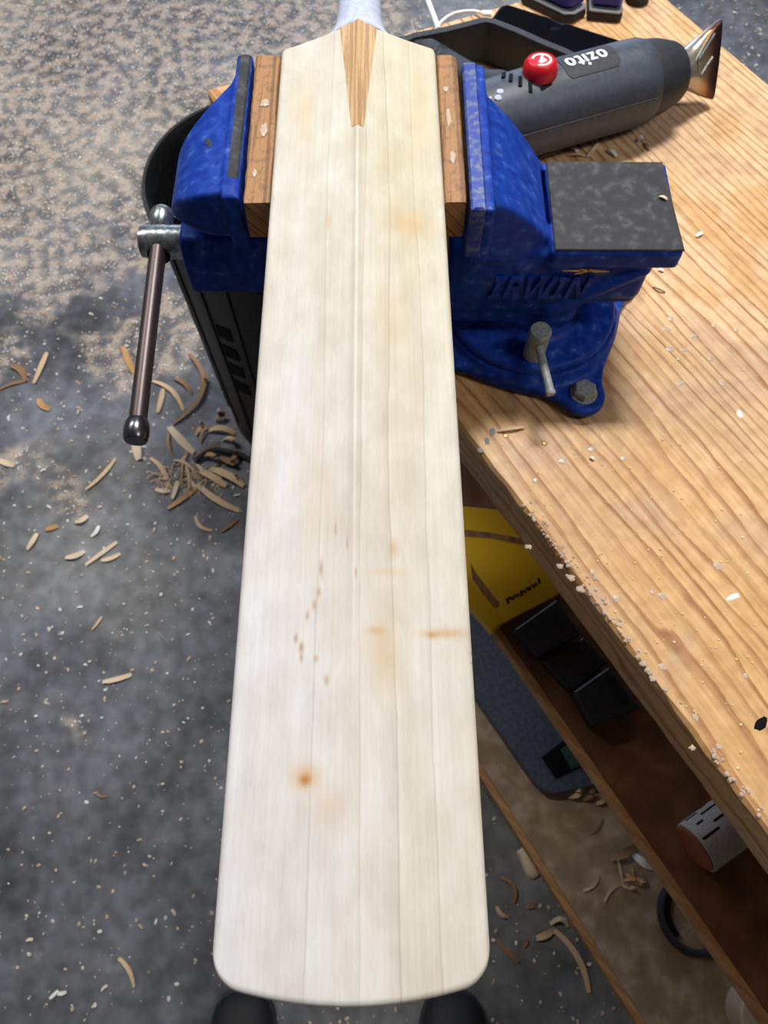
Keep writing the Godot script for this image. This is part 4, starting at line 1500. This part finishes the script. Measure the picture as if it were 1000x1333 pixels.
	shaving("wood_shaving", "thick white shaving right of the slanting one below the hot air gun", "", [790, 196, 802, 205], BENCH, M.chip_white, 5.5, 0.5, 0.003)
	shaving("wood_shaving", "bright white curl at the edge of the hot air gun's shadow", "", [829, 186, 837, 183], BENCH, M.chip_white, 6.0, 0.0, 0.004)
	shaving("wood_shaving", "brown sliver touching the bright white curl below the hot air gun", "", [838, 187, 845, 197], BENCH, M.shave_dark, 3.0, 0.5)
	shaving("wood_shaving", "flat tan shaving lying level along the far edge of the anvil", "", [740, 203, 761, 204], BENCH, M.shave, 4.5, 0.5)
	shaving("wood_shaving", "curled tan shaving between the vise jaw and the anvil's far edge", "", [701, 207, 722, 200], BENCH, M.shave_tan, 6.0, 2.0, 0.004)
	shaving("wood_shaving", "straw-like sliver lying on the bench in front of the vise base", "", [648, 562, 683, 557], BENCH, M.shave, 5.0, 0.6)
	shaving("wood_chip", "small pale chip lying on the black anvil face", "", [858, 257, 868, 261], LENS - 0.4185, M.shave_pale, 4.5, 0.0, 0.0012)
	shaving("wood_chip", "bright white chip on the bench just beyond the anvil's corner", "", [906, 309, 914, 304], BENCH, M.chip_white, 5.0, 0.0, 0.001)
	shaving("wood_chip", "small white chip on the bench under the anvil's corner", "", [857, 352, 864, 354], BENCH, M.chip_white, 4.5, 0.0, 0.001)
	shaving("wood_chip", "white chip lying near the bench's far grain, right of the shadowed ear", "", [774, 599, 768, 596], BENCH, M.chip_white, 5.0, 0.0, 0.001)
	shaving("wood_shaving", "thin brown curl on the bench right of the anvil", "", [850, 374, 866, 381], BENCH, M.shave_dark, 2.5, 2.0)

func bin() -> void:
	var root := thing("waste_bin", "round black plastic bin standing on the floor beyond the bench end", "bin", W(-0.1814, LENS, 0.911))
	var g := Geo.new()
	g.lathe([[0.146, 0.0005], [0.150, 0.004], [0.1665, 0.595], [0.1735, 0.600], [0.1750, 0.606], [0.1750, 0.616], [0.1735, 0.620], [0.1690, 0.620], [0.1650, 0.612], [0.1610, 0.590], [0.1450, 0.02], [0.05, 0.018]], Transform3D(), 72)
	build("shell", g.mesh(30), M.bin, root)
	for k in 20:
		var a := TAU * k / 20
		g = Geo.new()
		var tilt := atan2(0.0165, 0.59)
		var e := Vector3(cos(a), 0, sin(a))
		var up := (Vector3.UP * cos(tilt) + e * sin(tilt)).normalized()
		g.box(Vector3(0.0030, 0.25, 0.0030), Transform3D(Basis(e.cross(up).normalized(), up, e.cross(up).normalized().cross(up)), e * 0.1588 + Vector3.UP * 0.31), 0.001)
		build("rib", g.mesh(), M.bin, root)
	for k in 4:
		var a := deg_to_rad(118.0)
		var e := Vector3(cos(a), 0, sin(a))
		g = Geo.new()
		g.box(Vector3(0.014, 0.016, 0.002), Transform3D(Basis(Vector3(-e.z, 0, e.x), Vector3.UP, e), e * (0.1572 + k * 0.0015) + Vector3.UP * (0.27 + k * 0.055)), 0.0008)
		build("embossed_panel", g.mesh(), M.black, root)
	# black flex trailing out of the litter
	var p0 := spot(262, 604, 0.006)
	g = Geo.new()
	var pts := PackedVector3Array()
	for q in [[253, 604], [258, 597], [268, 588], [282, 585], [296, 588], [308, 590], [322, 596], [338, 606], [356, 618]]:
		pts.append(spot(q[0], q[1], 0.0075 + 0.006 * sin(q[0] * 0.05)) - p0)
	g.tube(pts, PackedFloat32Array([0.0052, 0.0062, 0.0062]), 12)
	var o := build("power_cord", g.mesh(60), M.rubber)
	o.position = p0
	tag(o, "black flex lying over the shavings at the foot of the bin", "cable")

func slab(called: String, pts: Array, y: float, tall: float, m: Material, parent: Node3D, b := 0.002) -> MeshInstance3D:
	var ol := PackedVector2Array()
	for p in pts:
		var w := spot(p[0], p[1], y + tall) - parent.position
		ol.append(Vector2(w.x, w.z))
	var g := Geo.new()
	g.prism(ol, y - parent.position.y, y + tall - parent.position.y, Transform3D(), b)
	return build(called, g.mesh(), m, parent)

func on_the_shelves() -> void:
	var up := LENS - 0.817 + 0.0012
	var low := LENS - 1.37 + 0.0012
	# yellow plastic square: plate with two slots, a fence along one edge, a smudged black scale
	var o := thing("speed_square", "yellow plastic carpenter's square with a fence, lying on the upper shelf", "square", spot(660, 740, up))
	slab("plate", [[560, 655], [700, 668], [733, 768], [722, 777], [654, 812], [646, 805], [556, 690]], up + 0.0050, 0.006, M.yellow, o, 0.001)
	slab("slot", [[560, 684], [640, 693], [690, 703], [690, 711], [640, 701], [560, 695]], up + 0.0092, 0.0021, M.edge, o, 0.0004)
	slab("slot", [[612, 730], [619, 744], [651, 786], [649, 791], [642, 791], [616, 760]], up + 0.0092, 0.0021, M.edge, o, 0.0004)
	slab("fence", [[560, 700], [570, 695], [616, 755], [645, 793], [652, 806], [653, 812], [641, 821], [612, 787]], up + 0.0004, 0.020, M.yellow, o, 0.0015)
	var marks := [[661, 783], [664, 779], [668, 779], [671, 776], [675, 775], [679, 773], [683, 770], [687, 767], [690, 766], [694, 763], [698, 761], [702, 757]]
	for k in marks.size():
		var q: Array = marks[k]
		var hh: float = 4.0 if k in [0, 5, 11] else 2.0
		slab("scale_mark", [[q[0] - 2.4, q[1] - hh], [q[0] + 0.8, q[1] - hh - 0.8], [q[0] + 2.4, q[1] + hh * 0.6], [q[0] - 0.8, q[1] + hh * 0.6 + 0.8]], up + 0.0105, 0.0009, M.black, o, 0.0001)
	# three black cases in a row
	var cases := [[[[670, 819], [725, 780], [757, 824], [701, 855]], "black lidded case nearest the yellow square on the upper shelf", 0.026], [[[707, 861], [760, 829], [792, 862], [750, 897], [738, 895]], "dusty black case in the middle of the row of three on the upper shelf", 0.020], [[[747, 900], [793, 868], [834, 922], [772, 944]], "black case farthest from the yellow square, last of three on the upper shelf", 0.028]]
	for c in cases:
		var cx := 0.0
		var cy := 0.0
		for p in c[0]:
			cx += p[0] / c[0].size()
			cy += p[1] / c[0].size()
		var t := thing("storage_case", c[1], "case", spot(cx, cy, up))
		slab("body", c[0].map(func(p): return [cx + (p[0] - cx) * 0.985, cy + (p[1] - cy) * 0.985]), up + 0.0002, c[2] - 0.004, M.case, t, 0.002)
		slab("lid", c[0], up + c[2] - 0.0037, 0.0055, M.case, t, 0.0022)
	# roll with a printed wrap
	var ra := W(0.2915, 0.817 - 0.0245 - 0.0012, 0.0035)
	var rd := (W(0.322, 0.79, 0.022) - W(0.2915, 0.79, 0.0035)).normalized()
	var roll := thing("wrapped_roll", "short brown tube in a grey printed paper wrap on the upper shelf", "roll", ra - Vector3(0, 0.0245, 0))
	var sd := rd.cross(Vector3.UP).normalized()
	var rf := Transform3D(Basis(sd, rd, sd.cross(rd)), ra - roll.position)
	var g := Geo.new()
	g.lathe([[0.0205, 0.0], [0.0222, 0.0014], [0.0222, 0.052], [0.020, 0.053]], rf, 32)
	build("tube", g.mesh(), mat(Color8(150, 84, 56), 0.6), roll)
	g = Geo.new()
	g.lathe([[0.0223, 0.0030], [0.0240, 0.0032], [0.0244, 0.0050], [0.0244, 0.050], [0.0222, 0.0505]], rf, 32)
	build("paper_wrap", g.mesh(), mottled([[0.30, Color8(90, 88, 86)], [0.42, Color8(196, 192, 188)], [0.75, Color8(214, 210, 206)]], 34.0, 0.8, 0.0, 0.0, 81, 0.05), roll)
	g = Geo.new()
	for k in 9:
		var q := rf * Transform3D(Basis(Vector3.UP, 2.2 + 0.28 * k), Vector3.ZERO)
		g.box(Vector3(0.0003, 0.004 + 0.003 * (k % 3), 0.0012), q * Transform3D(Basis(), Vector3(0.0244, 0.016 + 0.017 * (k % 2), 0)), 0.0001)
	build("print_mark", g.mesh(), M.black, roll)
	# grey device with a recessed display, on the lower shelf
	o = thing("digital_scale", "dark grey flat device with a recessed black display, lying on the lower shelf", "scale", spot(700, 930, low))
	slab("housing", [[560, 760], [620, 720], [660, 812], [700, 880], [745, 940], [790, 1000], [797, 1012], [780, 1022], [740, 1031], [722, 1034], [708, 1031], [697, 1021], [660, 968], [630, 925], [600, 880]], low + 0.0002, 0.020, M.slate, o, 0.003)
	slab("display_frame", [[705, 986], [738, 960], [775, 985], [762, 996], [724, 1014]], low + 0.0198, 0.0024, M.black, o, 0.0005)
	slab("display", [[730, 976], [742, 967], [772, 988], [757, 996], [744, 1001]], low + 0.0220, 0.0008, M.display, o, 0.0002)
	# black ring of flex or tape
	var rc := W(0.4895, 1.37 - 0.0082, -0.0870)
	g = Geo.new()
	var loop := PackedVector3Array()
	var secs := []
	for k in 64:
		var a := TAU * k / 64
		var e := Vector3(cos(a), 0, sin(a))
		var s := PackedVector3Array()
		for i in 10:
			var b := TAU * i / 10
			s.append(e * (0.0535 + cos(b) * 0.0062) + Vector3.UP * sin(b) * 0.0066)
		secs.append(s)
	secs.append(secs[0])
	g.loft(secs, [], false)
	var ring := thing("hose_coil", "black rubber ring lying on the lower shelf, half under the upper one", "ring", rc)
	build("outer_coil", g.mesh(60), M.rubber, ring)
	g = Geo.new()
	secs = []
	for k in 49:
		var a := TAU * k / 48 * 0.62 + 2.4
		var e := Vector3(cos(a), 0, sin(a))
		var s := PackedVector3Array()
		for i in 10:
			var b := TAU * i / 10
			s.append(e * (0.0425 + cos(b) * 0.0045) + Vector3.UP * (sin(b) * 0.0048 - 0.001))
		secs.append(s)
	g.loft(secs)
	build("inner_coil", g.mesh(60), M.black, ring)
	# pale tub at the end
	var tub := thing("plastic_tub", "pale grey-white plastic tub at the dark end of the lower shelf", "tub", W(0.5580, 1.3688, -0.2180))
	g = Geo.new()
	g.lathe([[0.040, 0.0], [0.043, 0.003], [0.050, 0.075], [0.0525, 0.077], [0.0525, 0.083], [0.050, 0.085], [0.02, 0.086]], Transform3D(), 40)
	build("tub_body", g.mesh(30), M.glue, tub)
	# shavings on the lower shelf
	var rows := [
		[[759, 1159, 780, 1137], 5.0, 4.0, 0.002, "shave", "bent thin shaving nearest the front rail on the lower shelf"],
		[[787, 1174, 818, 1151], 4.0, -7.0, 0.002, "shave", "thin hooked shaving between the shavings heap and the rail on the lower shelf"],
		[[804, 1119, 811, 1150], 5.0, 1.0, 0.004, "shave", "upright straight strip standing out of the shavings heap on the lower shelf"],
		[[793, 1116, 829, 1099], 13.0, 2.0, 0.010, "shave_dark", "fat rolled-up shaving above the heap on the lower shelf"],
		[[824, 1112, 849, 1130], 13.0, 2.0, 0.004, "chip_white", "torn white paper-like scrap beside the shavings heap on the lower shelf"],
		[[768, 1086, 785, 1066], 3.0, 2.0, 0.002, "shave_dark", "faint thin sliver between the grey device and the shavings heap"],
		[[812, 1146, 846, 1150], 5.0, -3.0, 0.004, "shave", "thin level shaving at the near foot of the lower shelf heap", 1], [[816, 1138, 842, 1152], 5.0, 4.0, 0.006, "shave_tan", "orange shaving arched over the middle of the lower shelf heap", 1], [[822, 1128, 826, 1152], 4.0, 2.0, 0.007, "shave_tan", "short upright orange sliver in the lower shelf heap", 1], [[830, 1130, 836, 1152], 4.0, -2.0, 0.008, "shave_dark", "brown sliver at the upper shelf's side of the lower shelf heap", 1], [[806, 1150, 830, 1156], 4.0, 3.0, 0.003, "shave", "thin shaving at the front of the lower shelf heap", 1],
		[[740, 1037, 752, 1022], 8.0, 6.0, 0.010, "shave", "tan curl nearest the rounded end of the grey device", 1], [[750, 1028, 774, 1018], 9.0, -5.0, 0.012, "shave_dark", "long brown curl between the grey device and the upper shelf", 1], [[758, 1040, 770, 1024], 7.0, 5.0, 0.008, "shave_dark", "brown curl just below the tan one by the grey device", 1], [[776, 1046, 788, 1034], 6.0, 3.0, 0.006, "shave", "small loose tan curl furthest from the grey device", 1]]
	for r in rows:
		shaving("wood_shaving", r[5], "", r[0], low, M[r[4]], r[1], r[2], r[3], 0.9, 0.006 if r.size() > 6 else 0.0)

func shoes() -> void:
	for k in 2:
		var s: float = -1.0 if k == 0 else 1.0
		var root := thing("shoe", ["black shoe toe showing under the bat's toe, on the side of the scattered shavings", "black shoe toe showing under the bat's toe, on the workbench side"][k], "shoe", W([-0.212, 0.098][k], LENS, -0.345))
		root.rotation.y = s * -0.10
		# rings from toe (front, -z) to heel; each: z, half width, top, sole half width
		var rings := [[-0.145, 0.016, 0.024], [-0.140, 0.030, 0.036], [-0.128, 0.041, 0.046], [-0.108, 0.0475, 0.054], [-0.080, 0.0505, 0.060], [-0.045, 0.050, 0.070], [-0.01, 0.046, 0.084], [0.03, 0.041, 0.092], [0.07, 0.038, 0.092], [0.11, 0.036, 0.094], [0.135, 0.029, 0.090], [0.143, 0.018, 0.070]]
		var g := Geo.new()
		var secs := []
		for r in rings:
			var sec := PackedVector3Array()
			for i in 24:
				var a := TAU * i / 24
				var cx := cos(a)
				var cy := sin(a)
				var y: float = 0.018 + (r[2] - 0.018) * (pow(maxf(cy, 0.0), 0.8) if cy > 0 else 0.0) - (0.006 if cy < 0 else 0.0)
				sec.append(Vector3(signf(cx) * pow(absf(cx), 0.8) * r[1] + s * 0.008 * (0.1 + r[0]) * 2.0, y, r[0]))
			secs.append(sec)
		g.loft(secs)
		build("upper", g.mesh(60), M.shoe, root)
		g = Geo.new()
		var ol := PackedVector2Array()
		for r in rings:
			ol.append(Vector2(r[1] * 1.06 + s * 0.008 * (0.1 + r[0]) * 2.0, r[0] * 1.02))
		for j in range(rings.size() - 1, -1, -1):
			var r = rings[j]
			ol.append(Vector2(-r[1] * 1.06 + s * 0.008 * (0.1 + r[0]) * 2.0, r[0] * 1.02))
		g.prism(ol, 0.0005, 0.020, Transform3D(), 0.003)
		build("sole", g.mesh(), M.rubber, root)
		for j in 4:
			g = Geo.new()
			var z := -0.055 + 0.020 * j
			var yy := 0.0685 + 0.0066 * j
			g.tube(PackedVector3Array([Vector3(-0.022, yy - 0.008, z), Vector3(0, yy + 0.003, z - 0.002), Vector3(0.022, yy - 0.008, z)]), PackedFloat32Array([0.0022]), 8, 0.6)
			build("lace", g.mesh(60), M.black, root)

# ---------------------------------------------------------------- floor litter
func floor_litter() -> void:
	# sawdust and crumbs: nobody could count them
	rng.seed = 101
	var flake := ribbon(Vector3(-0.003, 0, 0), Vector3(0.003, 0, 0), 0.0006, 0.0008, 0.0030, 0.5, 0.0005)
	var g := Geo.new()
	var sec := []
	for row in [[0.55, 0.0], [1.0, 0.35], [0.7, 1.0]]:
		var s := PackedVector3Array()
		for i in 6:
			var a: float = TAU * i / 6 + row[0]
			s.append(Vector3(cos(a) * 0.0022 * row[0] * (1.5 if i % 3 == 0 else 1.0), row[1] * 0.0014, sin(a) * 0.0017 * row[0]))
		sec.append(s)
	g.loft(sec)
	var crumb := g.mesh(20)
	for kind in 2:
		var place := []
		var tint := []
		var tries := 0
		var want := 24000 if kind == 0 else 5000
		while place.size() < want and tries < 400000:
			tries += 1
			var f := rng.randf_range(-0.30, 2.6)
			var x := rng.randf_range(-1.35, 1.25)
			var z := 1.325 + f * 0.4067
			if absf(x) > 0.56 * z:
				continue
			var dn := dust(x, f)
			if rng.randf() > 0.10 + 0.8 * dn * dn + 0.05 * smoothstep(0.5, 1.2, f):
				continue
			if Vector2(x + 0.1814, f - 0.911).length() < 0.152:
				continue
			var k := rng.randf_range(0.5, 1.4) if dn > 0.25 else pow(rng.randf(), 2.0) * 1.5 + 0.5
			place.append(Transform3D(Basis.from_euler(Vector3(rng.randf_range(-0.3, 0.3), rng.randf() * TAU, rng.randf_range(-0.3, 0.3))).scaled(Vector3.ONE * k), Vector3(x, 0.0004, -f)))
			var c := Color8(222, 206, 188).lerp(Color8(186, 160, 132), rng.randf())
			if rng.randf() < 0.3:
				c = Color8(230, 228, 224)
			tint.append(c.srgb_to_linear())
		var mm := MultiMesh.new()
		mm.transform_format = MultiMesh.TRANSFORM_3D
		mm.use_colors = true
		mm.mesh = crumb if kind == 0 else flake
		mm.instance_count = place.size()
		for k in place.size():
			mm.set_instance_transform(k, place[k])
			mm.set_instance_color(k, tint[k])
		var o := MultiMeshInstance3D.new()
		o.name = ["sawdust", "wood_flakes"][kind]
		o.multimesh = mm
		o.material_override = M.speck
		o.set_meta("kind", "stuff")
		tag(o, ["pale sawdust crumbs strewn over the grey concrete floor", "fine wood flakes strewn over the grey concrete floor"][kind], ["sawdust", "wood flakes"][kind])
		add_child(o, true)
	# curls and sticks large enough to pick up one by one
	var heap := [
		[[221, 557, 253, 591], 11.0, 1.0, 0.004, "shave_pale", "broad pale flat shaving crossing the heap by the bin"],
		[[196, 597, 219, 635], 6.0, -5.0, 0.003, "shave", "bowed pale shaving at the outer edge of the heap by the bin"],
		[[203, 637, 223, 639], 7.0, 3.0, 0.004, "shave_pale", "short curved pale shaving below the bowed one at the heap's edge"],
		[[225, 650, 232, 627], 7.0, 0.5, 0.003, "shave_pale", "short upright pale stub between the curved shaving and the orange one"],
		[[219, 663, 256, 637], 8.0, 1.0, 0.003, "shave_tan", "straight orange-brown shaving at the near edge of the heap"],
		[[257, 631, 312, 666], 9.0, 4.0, 0.004, "shave", "long bowed tan shaving running from the heap under the bat edge"],
		[[257, 613, 295, 634], 10.0, -1.0, 0.006, "shave", "wide tan shaving with a rolled end in the heap by the bin"],
		[[274, 612, 318, 634], 11.0, -2.0, 0.008, "shave", "wide tan shaving lying over the rolled one, reaching the bat edge"],
		[[198, 497, 239, 535], 6.0, -7.0, 0.006, "shave", "thin arched shaving springing from the bar handle towards the bin"],
		[[206, 538, 213, 507], 7.0, 1.0, 0.003, "shave", "short straight shaving under the thin arched one"],
		[[247, 462, 226, 553], 7.0, -26.0, 0.010, "shave_dark", "large brown bow-shaped shaving standing beside the bin"],
		[[227, 494, 250, 514], 6.0, -3.0, 0.008, "shave_dark", "small brown curl meeting the large bow-shaped shaving"],
		[[272, 562, 306, 566], 9.0, -3.0, 0.010, "shave", "greyish curved shaving right at the foot of the bin"],
		[[255, 567, 268, 551], 7.0, 1.0, 0.006, "shave", "dark thin shaving lying on the black flex's outer side, pointing at the bin", 1], [[281, 548, 293, 540], 9.0, 4.0, 0.012, "shave_dark", "brown curl pressed against the foot of the bin, topmost in the heap", 1], [[286, 596, 318, 610], 9.0, 2.0, 0.010, "shave_dark", "dark shaving under the black flex, reaching the bat edge", 1], [[266, 486, 271, 508], 5.0, -2.0, 0.004, "shave_dark", "thin brown sliver standing between the bow-shaped shaving and the bin", 1],
		[[221, 562, 224, 592], 3.0, 2.0, 0.008, "shave_tan", "hair-thin orange sliver along the outer side of the broad pale shaving", 1], [[240, 600, 246, 640], 3.0, -3.0, 0.008, "shave", "thin bent sliver hanging from the heap's middle towards the orange-brown shaving", 1], [[246, 588, 238, 632], 3.0, 3.0, 0.012, "shave_tan", "thin orange sliver leaning over the heap's middle", 1], [[250, 596, 286, 576], 4.0, 6.0, 0.016, "shave_dark", "slender brown arc following the black flex", 1], [[226, 600, 258, 622], 4.0, -4.0, 0.012, "shave", "thin pale arc across the heap below the broad flat shaving", 1],
		[[262, 598, 288, 606], 6.0, -6.0, 0.016, "shave_tan", "orange curl resting on the heap beside the flex's end", 1], [[268, 622, 246, 606], 5.0, 4.0, 0.010, "shave_pale", "short pale sliver pointing into the heap's middle", 1], [[294, 606, 314, 588], 6.0, 5.0, 0.018, "shave_dark", "dark arched curl between the flex and the bat edge", 1], [[232, 606, 244, 590], 4.0, 3.0, 0.008, "shave_pale", "small pale sliver crossing the end of the broad flat shaving", 1], [[298, 618, 316, 626], 6.0, 2.0, 0.006, "shave", "short tan sliver beside the bat edge, above the widest shaving", 1],
		[[255, 640, 244, 624], 4.0, 2.0, 0.006, "shave_pale", "short pale sliver just above the orange-brown shaving", 1], [[290, 574, 312, 584], 6.0, -4.0, 0.014, "shave", "greyish sliver between the bin's foot and the black flex", 1], [[276, 556, 262, 578], 4.0, 4.0, 0.012, "shave_tan", "thin orange hook just above the black flex", 1]]
	for r in heap:
		var lab: String = r[5]
		var loose: bool = r.size() > 6
		shaving("wood_shaving", lab, "shavings heaped by the bin", r[0], 0.0, M[r[4]], r[1], r[2], r[3], 1.2 if loose else 0.7, 0.010 if loose and r[1] > 4.0 else 0.0)
	rng.seed = 61
	var tg := Geo.new()
	var tc := spot(244, 622, 0.0)
	for k in 70:
		var an := rng.randf() * TAU
		var dd := Vector3(cos(an), 0, sin(an))
		var c0 := Vector3(clampf(rng.randfn(0.0, 0.045), -0.07, 0.07), rng.randf_range(0.001, 0.006), clampf(rng.randfn(0.0, 0.022), -0.022, 0.05))
		var l := rng.randf_range(0.006, 0.017)
		var bow := dd.cross(Vector3.UP) * rng.randfn(0.0, 0.006)
		var rise := Vector3.UP * rng.randf_range(0.0, 0.006)
		tg.tube(PackedVector3Array([c0 - dd * l, c0 - dd * l * 0.4 + bow + rise, c0 + dd * l * 0.4 + bow + rise, c0 + dd * l]), PackedFloat32Array([0.0006, 0.0010, 0.0010, 0.0005]), 4, 0.5)
	var tgo := build("wood_fibres", tg.mesh(50), M.shave)
	tgo.position = tc
	tgo.set_meta("kind", "stuff")
	tag(tgo, "fine tangled wood fibres among the shavings by the bin", "wood fibres")
	var scattered := [
		[[178, 574, 182, 600], 12.0, 0.5, 0.002, "shave_pale", "flat pale strip on the floor right under the bar handle's knob"],
		[[161, 452, 178, 490], 8.0, 1.0, 0.002, "shave_tan", "dark-banded orange stick on the floor behind the bar handle"],
		[[112, 638, 151, 597], 6.0, 4.0, 0.003, "shave", "lone curved grey-tan shaving on bare floor beyond the handle's knob"],
		[[0, 508, 38, 497], 5.0, -3.0, 0.002, "shave_dark", "long thin twig-like shaving entering from the floor's outer side"],
		[[45, 500, 62, 460], 7.0, 1.0, 0.003, "shave", "tan stick forming the upright arm of a V on the floor"],
		[[15, 478, 34, 498], 9.0, -5.0, 0.004, "shave_dark", "brown hooked shaving forming the other arm of the V on the floor"],
		[[52, 520, 66, 534], 8.0, 3.0, 0.003, "shave_tan", "small crumpled tan curl just below the V of shavings"],
		[[0, 600, 20, 607], 9.0, 1.0, 0.003, "shave_pale", "pale split strip at the outer edge of the floor"],
		[[112, 736, 153, 706], 7.0, 1.0, 0.003, "shave_pale", "straight pale stick crossing a shorter one on bare concrete"],
		[[132, 730, 157, 721], 7.0, 3.0, 0.003, "shave_pale", "short curved pale strip touching the straight pale stick"],
		[[86, 726, 111, 718], 9.0, 4.0, 0.005, "shave_pale", "crumpled pale curl next to the crossed pair of sticks"],
		[[36, 716, 49, 695], 8.0, 2.0, 0.004, "shave_pale", "pale crumb-edged curl, outermost of the row of pale curls"],
		[[99, 680, 115, 672], 9.0, 4.0, 0.006, "shave_pale", "small round pale curl above the crumpled one"],
		[[60, 690, 76, 685], 8.0, 1.0, 0.002, "shave_tan", "small orange chip-like shaving among pale crumbs"],
		[[119, 699, 129, 685], 6.0, 3.0, 0.003, "chip_white", "whitish bent sliver above the straight pale stick"],
		[[255, 672, 277, 691], 5.0, 6.0, 0.003, "shave", "crescent-shaped shaving below the heap, near the bat edge"],
		[[288, 693, 311, 675], 5.0, 1.0, 0.003, "shave_dark", "grey split sliver tucked against the bat edge below the heap"],
		[[155, 1247, 175, 1285], 7.0, -5.0, 0.003, "shave", "lone curved shaving near the shoe under the bat's toe"],
		[[65, 1300, 76, 1289], 6.0, 0.5, 0.002, "chip_white", "white two-part sliver, the slanting half"],
		[[76, 1293, 87, 1291], 6.0, 0.5, 0.002, "chip_white", "white two-part sliver, the level half"],
		[[134, 888, 172, 878], 8.0, 2.0, 0.003, "shave_pale", "pale ragged strip on bare concrete about level with the bat's knot"],
		[[120, 820, 133, 803], 4.0, 1.0, 0.002, "shave", "thin straight sliver on bare concrete between two patches of crumbs"],
		[[205, 822, 224, 842], 3.0, 0.5, 0.001, "grey", "short straight blue-grey sliver on bare concrete"],
		[[126, 1030, 140, 1036], 4.0, 3.0, 0.003, "shave_dark", "small brownish hook of shaving on bare concrete"]]
	for r in scattered:
		shaving("wood_shaving", r[5], "", r[0], 0.0, M[r[4]], r[1], r[2], r[3])
	var shade := [
		[[698, 1221, 722, 1209], 10.0, 1.0, 0.004, "shave", "forked tan shaving in the shade between the bat's toe and the bench"],
		[[720, 1210, 766, 1292], 11.0, -11.0, 0.004, "shave", "long curved tan shaving running on from the forked one under the bench"],
		[[716, 1203, 739, 1207], 7.0, -9.0, 0.010, "shave_pale", "loop-shaped curl at the head of the long curved shaving"],
		[[646, 1223, 675, 1252], 9.0, 1.0, 0.003, "shave_dark", "broad dim shaving just beside the bat's toe corner"],
		[[652, 1142, 668, 1176], 7.0, -10.0, 0.005, "shave_dark", "dim bent shaving in the shade beside the bat edge, uppermost"],
		[[646, 1180, 663, 1193], 7.0, 4.0, 0.005, "shave", "dim hooked shaving in the shade below the bent one"],
		[[684, 1180, 699, 1177], 6.0, 1.0, 0.002, "shave_dark", "small dim flat shaving in the shade, level with the hooked one"],
		[[680, 1232, 687, 1222], 6.0, 1.0, 0.002, "shave_dark", "tiny dim sliver between the broad shaving and the forked one"]]
	for r in shade:
		shaving("wood_shaving", r[5], "", r[0], 0.0, M[r[4]], r[1], r[2], r[3])
	rng.seed = 55
	var hp := build("sawdust_heap", blob(0.020, 0.030, 0.012, rng), M.shave_pale)
	hp.position = spot(692, 1122, 0.0)
	hp.rotation.y = 0.5
	tag(hp, "small pale heap of sawdust against the lower shelf's front rail", "sawdust heap")
